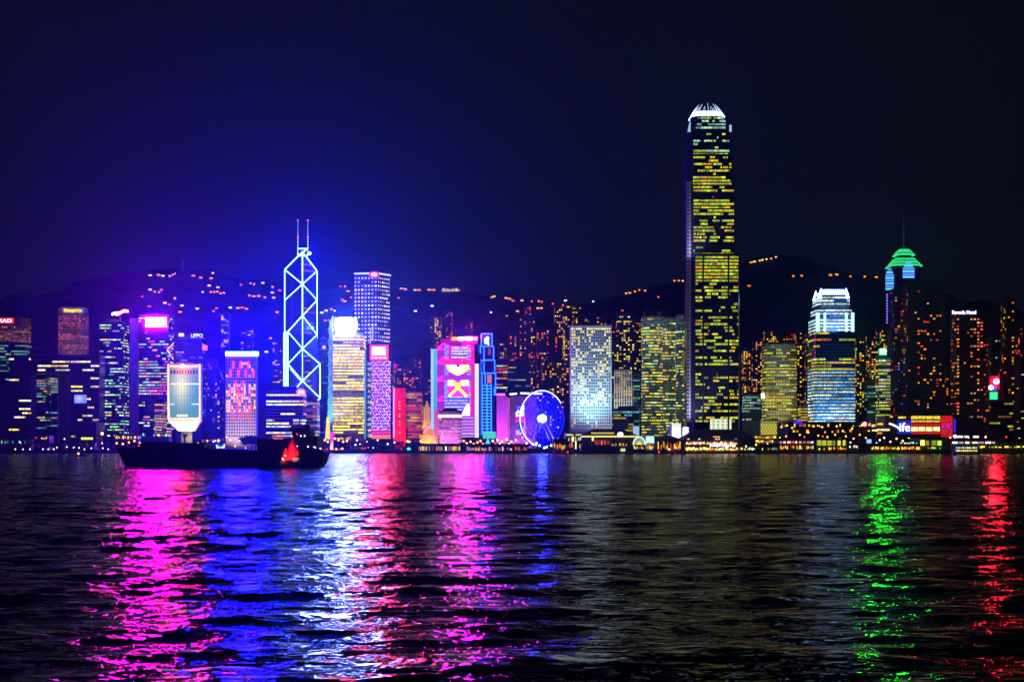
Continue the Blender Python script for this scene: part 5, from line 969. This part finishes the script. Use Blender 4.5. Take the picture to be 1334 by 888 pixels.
LP = [('white lamp on the shore below the gate shaped block', 'cool', [(39, 587.5), (56, 588), (74, 582.5), (87, 582), (96, 582.5), (103, 583), (119, 583.5), (134, 583.5), (141, 586), (30, 586), (84, 571.5)], 1575, .62),
 ('warm lamp on the shore below the gate shaped block', 'warm', [(20, 586), (63, 587), (70, 586.5), (133, 577), (110, 586)], 1575, .7),
 ('tall cream globe lamp beside the low dark box', 'warm', [(133, 564.5)], 1580, 1.5),
 ('orange lamp behind the stern of the barge', 'orange', [(152, 577), (160, 578), (168, 576), (175, 574), (182, 577), (196, 580), (206, 578)], 1575, 1.1),
 ('red lamp on the shore below the tapered foot block', 'rlamp', [(262, 584), (266, 583), (272, 580), (225, 579)], 1575, .9),
 ('orange lamp between the tapered foot block and the pale hotel', 'orange', [(270, 574), (300, 573), (258, 577), (306, 581)], 1575, .9),
 ('white lamp on the shore in front of the pale hotel', 'cool', [(278, 575), (312, 574), (320, 583), (295, 569), (337, 578)], 1575, .6),
 ('orange globe lamp at the foot of the yellow ribbon tower', 'orange', [(423, 573), (427, 575), (436, 571), (441, 573), (447, 575), (452, 574), (432, 584), (438, 585), (446, 584)], 1575, 1.15),
 ('tall warm lamp among the dark trees below the pink light wall', 'warm', [(465, 573), (492, 573), (463, 579), (505, 578), (514, 576)], 1575, .85),
 ('white lamp among the dark trees below the pink light wall', 'cool', [(469, 578), (486, 583), (478, 575)], 1575, .5),
 ('red rail light along the water below the pink light wall', 'rlamp', [(472, 584), (476, 583.5), (480, 582.5), (426, 586), (434, 586.5), (443, 586), (523, 586)], 1568, .6),
 ('mint glowing capsule lamp by the canopied walkway', 'glamp', [(532.5, 586)], 1570, 1.9),
 ('golden lamp behind the walkway below the pink LED bank', 'orange', [(604, 574), (608, 577), (613, 575), (617, 578), (622, 576), (626, 574), (629, 578)], 1572, 1.1),
 ('golden lamp behind the walkway left of the ferris wheel', 'warm', [(642, 574), (648, 573), (654, 575), (660, 572), (666, 575), (672, 573), (651, 578), (663, 578)], 1572, 1.1),
 ('red lamp behind the walkway left of the ferris wheel', 'rlamp', [(645, 577), (657, 577), (669, 577), (676, 575), (683, 574), (690, 573)], 1572, .9),
 ('white lamp on the landing under the ferris wheel', 'cool', [(694, 578), (699, 577), (703, 580), (709, 583), (712, 582), (718, 580), (686, 577)], 1510, 1.0),
 ('red lamp in front of the long dotted hall', 'rlamp', [(860, 563), (1072, 568), (1094, 571), (1048, 569), (1311, 569)], 1570, .8),
 ('orange lamp in front of the long dotted hall', 'orange', [(1018, 556), (1025, 554), (1032, 557), (1053, 563), (1060, 555), (1071, 556), (1090, 555), (1098, 561), (1110, 558)], 1600, 1.0),
 ('white lamp between the piers right of the terraces', 'cool', [(1000, 578), (1008, 583), (1108, 576), (1142, 577), (1168, 579), (1234, 578), (1291, 575), (1320, 578)], 1565, .7),
 ('violet white lamp at the end of the red ended terminal', 'cool', [(1244, 568)], 1570, 1.7),
 ('warm lamp along the quay in front of the great gabled pier', 'warm', [(872, 585), (880, 583), (966, 584), (972, 581), (980, 585), (985, 579)], 1497, .8),
 ('orange lamp along the quay between the lime box pier and the crown tower', 'orange', [(1016, 570), (1024, 568), (1034, 571), (1042, 566), (1066, 567), (1078, 569), (1088, 566), (1102, 568), (1112, 571), (1120, 566), (1128, 570)], 1580, .9),
 ('yellow lamp along the quay in front of the red ended terminal', 'warm', [(1146, 573), (1152, 570), (1160, 575), (1168, 571), (1176, 574), (1184, 571), (1192, 574), (1232, 573), (1238, 570), (1248, 573)], 1585, .9),
 ('warm lamp along the quay at the far edge of the frame', 'warm', [(1262, 571), (1274, 573), (1284, 569), (1296, 575), (1308, 572), (1318, 574), (1328, 571)], 1585, .9)]
for lab, mat, pts, Y, r in LP:
    for px, py in pts: lamp(px, py, Y+R.uniform(-3, 3), mat, lab, r)
# ================================================================== houses with lights on the dark hills
hcol = [sc(O, 1.2), (1, .55, .12), (1, .8, .35), (1, .12, .05), (.9, .85, .8)]
hm_ = []
for i, cc in enumerate(hcol):
    for v in range(2):
        q = MB(); w = 3.0+v*1.8; q.box(-w, w, -3, 3, -4, 4, 0, (1e-4,)*3); q.hull2([(-w-.4, -3.4, 4.01), (w+.4, -3.4, 4.01), (w+.4, 3.4, 4.01), (-w-.4, 3.4, 4.01)], [(-w*.5, -.3, 6), (w*.5, -.3, 6), (w*.5, .3, 6), (-w*.5, .3, 6)], 0, (1e-4,)*3)
        for k in range(2+v): x = -w+1.2+k*2.4; q.box(x, x+1.9, -3.2, -3.01, -.6, 2.4, 0, sc(cc, 2.2))
        x = q.build('hillside_house', M['scr']); hm_.append(x.data); bpy.data.objects.remove(x)
def house(px, py, c, label, big=1, s=1.0):
    p = hillhit(px, py); o = bpy.data.objects.new('hillside_house', hm_[c*2+big]); COL.objects.link(o); o.location = p+Vector((0, 0, 3.0)); o.scale = (s, s, s); o.rotation_euler = (0, 0, R.uniform(-.3, .3))
    tag(o, label, 'house', 'lit houses on the dark hills')
HL = [('orange lit house in the bright row high on the hill above the pink sign', [(207, 361, 0), (213, 362, 2), (221, 362, 0), (228, 359, 2), (226, 361, 0)]),
 ('small lit house scattered on the slope above the pink sign', [(196, 362, 4), (196, 380, 2), (202, 383, 0), (207, 384, 0), (211, 380, 3), (228, 391, 2), (215, 398, 2), (221, 400, 3), (237, 401, 4), (235, 409, 0), (186, 390, 3), (195, 402, 3), (257, 405, 4)]),
 ('lit house on the slope between the pink sign and the neon braced tower', [(252, 362, 0), (262, 364, 0), (277, 358, 2), (276, 366, 0), (273, 375, 2), (284, 377, 1), (264, 384, 4), (275, 384, 0), (279, 384, 0), (283, 384, 0), (288, 385, 0), (292, 385, 0), (278, 408, 3), (314, 374, 3), (327, 372, 0), (331, 373, 0), (325, 388, 0), (331, 389, 0), (338, 388, 0), (345, 390, 0), (300, 404, 2), (310, 405, 0), (316, 404, 3), (322, 405, 0), (343, 371, 4), (283, 404, 3)]),
 ('lit house just left of the neon braced tower', [(355, 377, 0), (355, 384, 2), (357, 390, 1), (365, 381, 3), (362, 409, 0), (353, 443, 0), (358, 450, 0), (347, 462, 2)]),
 ('lit house between the neon braced tower and the white dotted tower', [(419, 410, 4), (425, 408, 4), (432, 407, 0), (436, 408, 2), (424, 420, 3), (447, 393, 3), (450, 395, 0), (443, 365, 3), (449, 364, 0), (454, 382, 0), (457, 391, 3)]),
 ('orange lit house in the row on the ridge right of the white dotted tower', [(523, 377, 0), (528, 376, 0), (541, 377, 1), (546, 377, 0), (558, 378, 1), (562, 377, 3), (565, 376, 0), (519, 391, 3), (563, 402, 4), (542, 408, 4)]),
 ('lit house on the ridge above the blue neon tower', [(640, 390, 0), (644, 390, 1), (659, 391, 1), (664, 392, 0), (668, 394, 3), (680, 395, 1), (692, 395, 3), (702, 395, 0), (706, 396, 3), (700, 404, 1), (705, 404, 0), (725, 403, 3), (730, 403, 3), (733, 400, 0), (737, 394, 4), (740, 402, 0), (748, 403, 1), (755, 404, 0), (720, 398, 3), (640, 410, 4), (660, 414, 3), (674, 408, 0), (753, 412, 1)]),
 ('orange lit house on the ridge left of the tallest tower', [(815, 379, 1), (820, 380, 0), (827, 377, 0), (832, 380, 0), (840, 381, 0), (857, 390, 3), (878, 368, 0), (884, 368, 0), (889, 369, 1), (810, 408, 3), (772, 392, 4)]),
 ('orange lit house strung along the peak right of the tallest tower', [(978, 344.5, 0), (983, 343.5, 1), (989, 342, 1), (993, 341.5, 2), (998, 340, 1), (1004, 339.5, 0), (1010, 338.5, 1), (976, 375.5, 3)]),
 ('lone orange lit house dotting the slope above the blue crown tower', [(1033, 362, 0), (1044, 362, 0), (1082, 361, 0), (1090, 361.5, 0), (1107, 363.5, 0), (1126, 363, 0), (1141, 363.5, 0)])]
for lab, pts in HL:
    for px, py, c_ in pts: house(px, py, c_, lab, R.random() < .45, 1.0)
p = hillhit(588, 379); t_ = thing('ridge_pavilion', 'brightly lit yellow white pavilion on the ridge right of the white dotted tower', 'pavilion', (p.x, p.y, p.z)); mb = MB(); k = p.y/F
mb.box(p.x-13*k, p.x+11*k, p.y, p.y+20, p.z-6, p.z+2); mb.build('terrace', M['stone'], t_)
for i in range(14):
    a = -12+i*1.65; m = MB(); hh = R.uniform(3, 8); m.box(p.x+a*k, p.x+(a+1.25)*k, p.y-.6, p.y-.1, p.z+2.01, p.z+2+hh, 0, sc(R.choice(((.8, 1, .3), (1, .85, .2), Wh, (1, .5, .2))), R.uniform(.6, 1.1))); m.build('lit_bay', M['scr'], t_)
mb = MB(); mb.box(p.x-12.5*k, p.x+11*k, p.y, p.y+14, p.z+2.01, p.z+9); mb.build('wall', M['roof'], t_)
for px, py, h, lab in ((238, 349, 14, 'thin red tipped mast on the hill above the pink sign'), (737, 396, 14, 'thin red tipped mast on the ridge beside the porthole slab')):
    p = hillhit(px, py+3); t_ = thing('radio_mast', lab, 'radio mast', (p.x, p.y, p.z)); mb = MB(); mb.tube(p-Vector((0, 0, 2)), p+Vector((0, 0, h*1.6)), .8, 6, r2=.3); mb.build('mast', M['steel'], t_); m = MB(); m.ball(p+Vector((0, 0, h*1.6+.8)), .9); m.build('beacon', em('beacon_red', (1, .05, .05), 1.2, False), t_)
# ================================================================== boats
# barge
Y0 = 470; k = Y0/F; root = r_ = thing('cargo_barge', 'long black unlit barge lying across the pink and blue reflections', 'barge', (PX(288, Y0), Y0, 0))
prof = [(151, 582), (175, 583), (266, 583.5), (330, 586), (413, 583), (424, 589)]; keel = [(164, 609), (180, 610), (266, 610), (330, 610), (410, 610), (418, 606)]
mb = MB(); L1 = [U(*p, Y0) for p in prof]; L0 = [U(*p, Y0) for p in keel]; n = len(prof); bw = 13
for i in range(n-1):
    mb.face([L0[i], L0[i+1], L1[i+1], L1[i]]); off = Vector((0, bw, 0)); mb.face([L0[i+1]+off, L0[i]+off, L1[i]+off, L1[i+1]+off]); mb.face([L1[i], L1[i+1], L1[i+1]+off, L1[i]+off]); mb.face([L0[i+1], L0[i], L0[i]+off, L0[i+1]+off])
mb.face([L0[0], L1[0], L1[0]+off, L0[0]+off]); mb.face([L1[-1], L0[-1], L0[-1]+off, L1[-1]+off]); mb.build('hull', M['hull'], r_)
mb = MB(); mb.box(PX(176, Y0), PX(265, Y0), Y0+1, Y0+12, PZ(583.6, Y0), PZ(577, Y0)); mb.build('cargo_coaming', M['black'], r_)
mb = MB(); mb.box(PX(185, Y0), PX(226, Y0), Y0+2, Y0+11, PZ(577, Y0)-.01, PZ(575, Y0)); mb.build('hatch_cover', M['black'], r_)
mb = MB(); mb.box(PX(334, Y0), PX(381, Y0), Y0+1, Y0+12, PZ(586.2, Y0), PZ(571.5, Y0)); mb.build('deckhouse', M['black'], r_)
mb = MB(); mb.box(PX(381, Y0)+.01, PX(413, Y0), Y0+1, Y0+12, PZ(584, Y0), PZ(568, Y0)); mb.box(PX(379, Y0), PX(404, Y0), Y0+2, Y0+11, PZ(568, Y0)+.0-.01, PZ(560, Y0)); mb.box(PX(376, Y0), PX(402, Y0), Y0+1.4, Y0+11.4, PZ(560, Y0)-.01, PZ(557, Y0)); mb.build('wheelhouse', M['black'], r_)
mb = MB(); mb.box(PX(393, Y0), PX(400, Y0), Y0+5, Y0+8, PZ(557, Y0)-.01, PZ(552, Y0)); mb.build('funnel', M['black'], r_)
mb = MB(); mb.tube(U(387, 557, Y0, 6), U(387, 539, Y0, 6), .14, 6); mb.tube(U(384, 551, Y0, 6), U(390, 551, Y0, 6), .1, 5); mb.tube(U(386, 546, Y0, 6), U(388.5, 546, Y0, 6), .08, 5); mb.tube(U(387, 545, Y0, 6), U(382, 557, Y0, 6), .04, 4); mb.build('mast', M['black'], r_)
mb = MB(); mb.path([U(v, 576.5, Y0, 1.2) for v in range(228, 268, 4)], .06, 4); [mb.tube(U(v, 576.5, Y0, 1.2), U(v, 579, Y0, 1.2), .05, 4) for v in range(228, 268, 4)]; mb.build('railing', M['black'], r_)
mb = MB(); mb.tube(U(236, 577, Y0, 5), U(236, 566, Y0, 5), .3, 6); mb.box(PX(234, Y0), PX(239, Y0), Y0+4, Y0+6, PZ(568, Y0), PZ(565, Y0)); mb.build('crane_post', M['grey'], r_)
for px, py, mt in ((391.5, 567.5, 'cool'), (396.5, 567.5, 'cool'), (401, 581.5, 'cool'), (409, 582, 'cool'), (410.5, 583, 'cool'), (417, 584, 'cool'), (396, 588.5, 'cool'), (386.5, 565, 'rlamp'), (386.5, 581, 'cool'), (180, 580, 'rlamp')):
    m = MB(); m.ball(U(px, py, Y0, .7), .2 if py < 588 else .1); m.build('deck_lamp', E[mt], r_)
mb = MB(); mb.tube(U(163, 584, Y0, 6), U(163, 571, Y0, 6), .1, 6, r2=.05); mb.tube(U(163, 574, Y0, 6), U(172, 583, Y0, 6), .03, 4); mb.build('foremast', M['black'], r_)
mb = MB(); mb.box(PX(155, Y0), PX(160, Y0), Y0+3, Y0+9, PZ(583, Y0), PZ(580.5, Y0)); mb.tube(U(157, 581, Y0, 2.4), U(157, 581, Y0, 9.4), .5, 10); mb.build('winch', M['black'], r_)
mb = MB(); mb.path([U(v, 581.5, Y0, .3) for v in range(152, 178, 4)], .05, 4); [mb.tube(U(v, 581.5, Y0, .3), U(v, 583.5, Y0, .3), .04, 4) for v in range(152, 178, 4)]; mb.path([U(v, 582.5, Y0, .5) for v in range(268, 334, 6)], .05, 4); [mb.tube(U(v, 582.5, Y0, .5), U(v, 586, Y0, .5), .04, 4) for v in range(268, 334, 6)]; mb.build('bulwark_rail', M['black'], r_)
mb = MB(); mb.box(PX(166, Y0), PX(412, Y0), Y0-.35, Y0-.02, PZ(593.4, Y0), PZ(592, Y0)); mb.build('rubbing_strake', M['hull'], r_)
mb = MB(); [mb.ball(U(v, 589.5, Y0, -.2), .55, n=10) for v in (200, 240, 290, 350)]; mb.build('fender', M['black'], r_)
# red sailed junk
Y0 = 425; root = r_ = thing('junk_boat', 'small dark junk with glowing red battened sails in front of the barge', 'sailing junk', (PX(380, Y0), Y0, 0))
mb = MB(); st_ = [(365, 600, 605, .5), (369, 601.5, 609.2, 1.5), (376, 602, 610.4, 2.0), (383, 601, 610.4, 2.0), (388, 598.5, 609.5, 1.7), (391, 597, 606, 1.1)]
pts = []
for px, a, b, w in st_: pts.append([U(px, a, Y0, -w), U(px, b, Y0, -w*.45), U(px, b, Y0, w*.45), U(px, a, Y0, w)])
for p_, q_ in zip(pts, pts[1:]):
    for i in range(4): j = (i+1) % 4; mb.face([p_[i], p_[j], q_[j], q_[i]])
mb.face(pts[0]); mb.face(pts[-1][::-1]); mb.build('hull', M['wood'], r_)
mb = MB(); mb.box(PX(382, Y0), PX(390, Y0), Y0-1.2, Y0+1.2, PZ(600, Y0), PZ(595.5, Y0)); mb.build('cabin', M['wood'], r_)
def sail(name, outline, dy):
    m = MB(); top = []; N_ = 9
    Ls, Rs = outline
    def at(line, t):
        f = t*(len(line)-1); i = min(int(f), len(line)-2); return Vector(line[i]).lerp(Vector(line[i+1]), f-i)
    for i in range(N_):
        for j in range(5):
            q = []
            for ti, tj in ((i, j), (i, j+1), (i+1, j+1), (i+1, j)):
                a, b = at(Ls, ti/N_), at(Rs, ti/N_); p = a.lerp(b, tj/5); u = U(p.x, p.y, Y0, dy-.9*math.sin(math.pi*tj/5)); q.append(u)
            m.face(q); m.face([v+Vector((0, .05, 0)) for v in q[::-1]])
    o = m.build(name, M['sail'], r_)
    bt = MB()
    for i in range(1, N_): a, b = at(Ls, i/N_), at(Rs, i/N_); bt.path([U(*a.lerp(b, s/5), Y0, dy-.9*math.sin(math.pi*s/5)-.06) for s in range(6)], .035, 4)
    bt.build('batten', M['wood'], o)
sail('main_sail', ([(381, 570), (376.5, 578), (375, 590), (374, 599)], [(382.5, 570), (386.5, 579), (389, 590), (388, 598)]), 0)
sail('fore_sail', ([(371, 583), (369, 590), (366.5, 599)], [(374, 584), (375, 591), (375.5, 600)]), -.3)
for px, a in ((381.5, 567), (372, 580.5)): mb = MB(); mb.tube(U(px, 602, Y0, .25), U(px, a, Y0, .25), .12, 6, r2=.06); mb.build('mast', M['wood'], r_)
for px, py in ((369, 597), (370.5, 599), (373, 593)): m = MB(); m.ball(U(px, py, Y0, -1.6), .16); m.build('deck_lamp', E['warm'], r_)
for sx, sy, tx, ty in ((366, 601, 371, 592), (380, 601, 381, 585), (372, 601, 379, 580), (387, 600, 384, 588)): flood(r_, 'floodlight', U(sx, sy, Y0, -3.2), U(tx, ty, Y0), 1500, (1, .3, .22), 110, .8, .3)
# ferry, sampan, work boats
def ferry(label, px0, px1, py, Y, lights, name='ferry_boat'):
    r_ = thing(name, label, 'ferry', (PX((px0+px1)/2, Y), Y, 0)); kx = (px1-px0); f = lambda t: PX(px0+kx*t, Y); s = Y/F
    mb = MB(); mb.hull2([(f(.08), Y-2, -.6), (f(.92), Y-2, -.6), (f(.92), Y+3, -.6), (f(.08), Y+3, -.6)], [(f(0), Y-3.4, 2.0), (f(1), Y-3.4, 2.0), (f(1), Y+4, 2.0), (f(0), Y+4, 2.0)]); mb.build('hull', M['white'] if lights else M['hull'], r_)
    mb = MB(); mb.box(f(.07), f(.93), Y-2.6, Y+3.2, 2.01, 4.6); mb.build('lower_deck', M['roof'], r_); mb = MB(); mb.box(f(.1), f(.86), Y-2.4, Y+3, 4.9, 7.2); mb.build('upper_deck', M['roof'], r_)
    mb = MB(); mb.box(f(.04), f(.96), Y-3, Y+3.6, 4.61, 4.89); mb.box(f(.06), f(.9), Y-2.8, Y+3.4, 7.21, 7.5); mb.build('deck_roof', M['white'], r_)
    mb = MB(); mb.tube((f(.5), Y, 7.5), (f(.5), Y, 11), .15, 5); mb.build('mast', M['steel'], r_)
    for z0, z1, pal in ((2.6, 4.2, (Yl, (1, .6, .1), Wh)), (5.3, 6.8, (C, (.4, .8, .9), Wh))):
        for i in range(10):
            m = MB(); a = .11+i*.074; m.box(f(a), f(a+.058), Y-2.75, Y-2.61 if z0 < 4 else Y-2.41, z0, z1, 0, sc(R.choice(pal), R.uniform(.5, 1.1))); m.build('window', M['win'], r_)
ferry('two deck ferry with teal and yellow window rows near the edge of the frame', 1240, 1278, 588, 1330, True)
for px, py, Y, lab in ((105, 594, 1020, 'tiny sampan with an orange lamp on the dark water left of the barge'), (860, 589.5, 1400, 'small launch with a red lamp gliding below the tallest tower'), (741, 590, 1380, 'small launch with a red lamp gliding right of the ferris wheel')):
    t_ = thing('small_launch', lab, 'small boat', (PX(px, Y), Y, 0)); x = PX(px, Y); mb = MB(); mb.hull2([(x-3.5, Y-.8, -.3), (x+3.5, Y-.8, -.3), (x+3.5, Y+.8, -.3), (x-3.5, Y+.8, -.3)], [(x-5, Y-1.3, .9), (x+4.5, Y-1.3, .9), (x+4.5, Y+1.3, .9), (x-5, Y+1.3, .9)]); mb.build('hull', M['wood'], t_); mb = MB(); mb.box(x-.5, x+2.6, Y-1, Y+1, .91, 2.4); mb.build('cabin', M['wood'], t_); m = MB(); m.ball((x-1.2, Y-1.2, 2.0), .7); m.build('lamp', E['orange' if px < 200 else 'rlamp'], t_)
# ---------------------------------------------------------------- tidy helper properties
for o in list(S.objects):
    if '_loc' in o: del o['_loc']
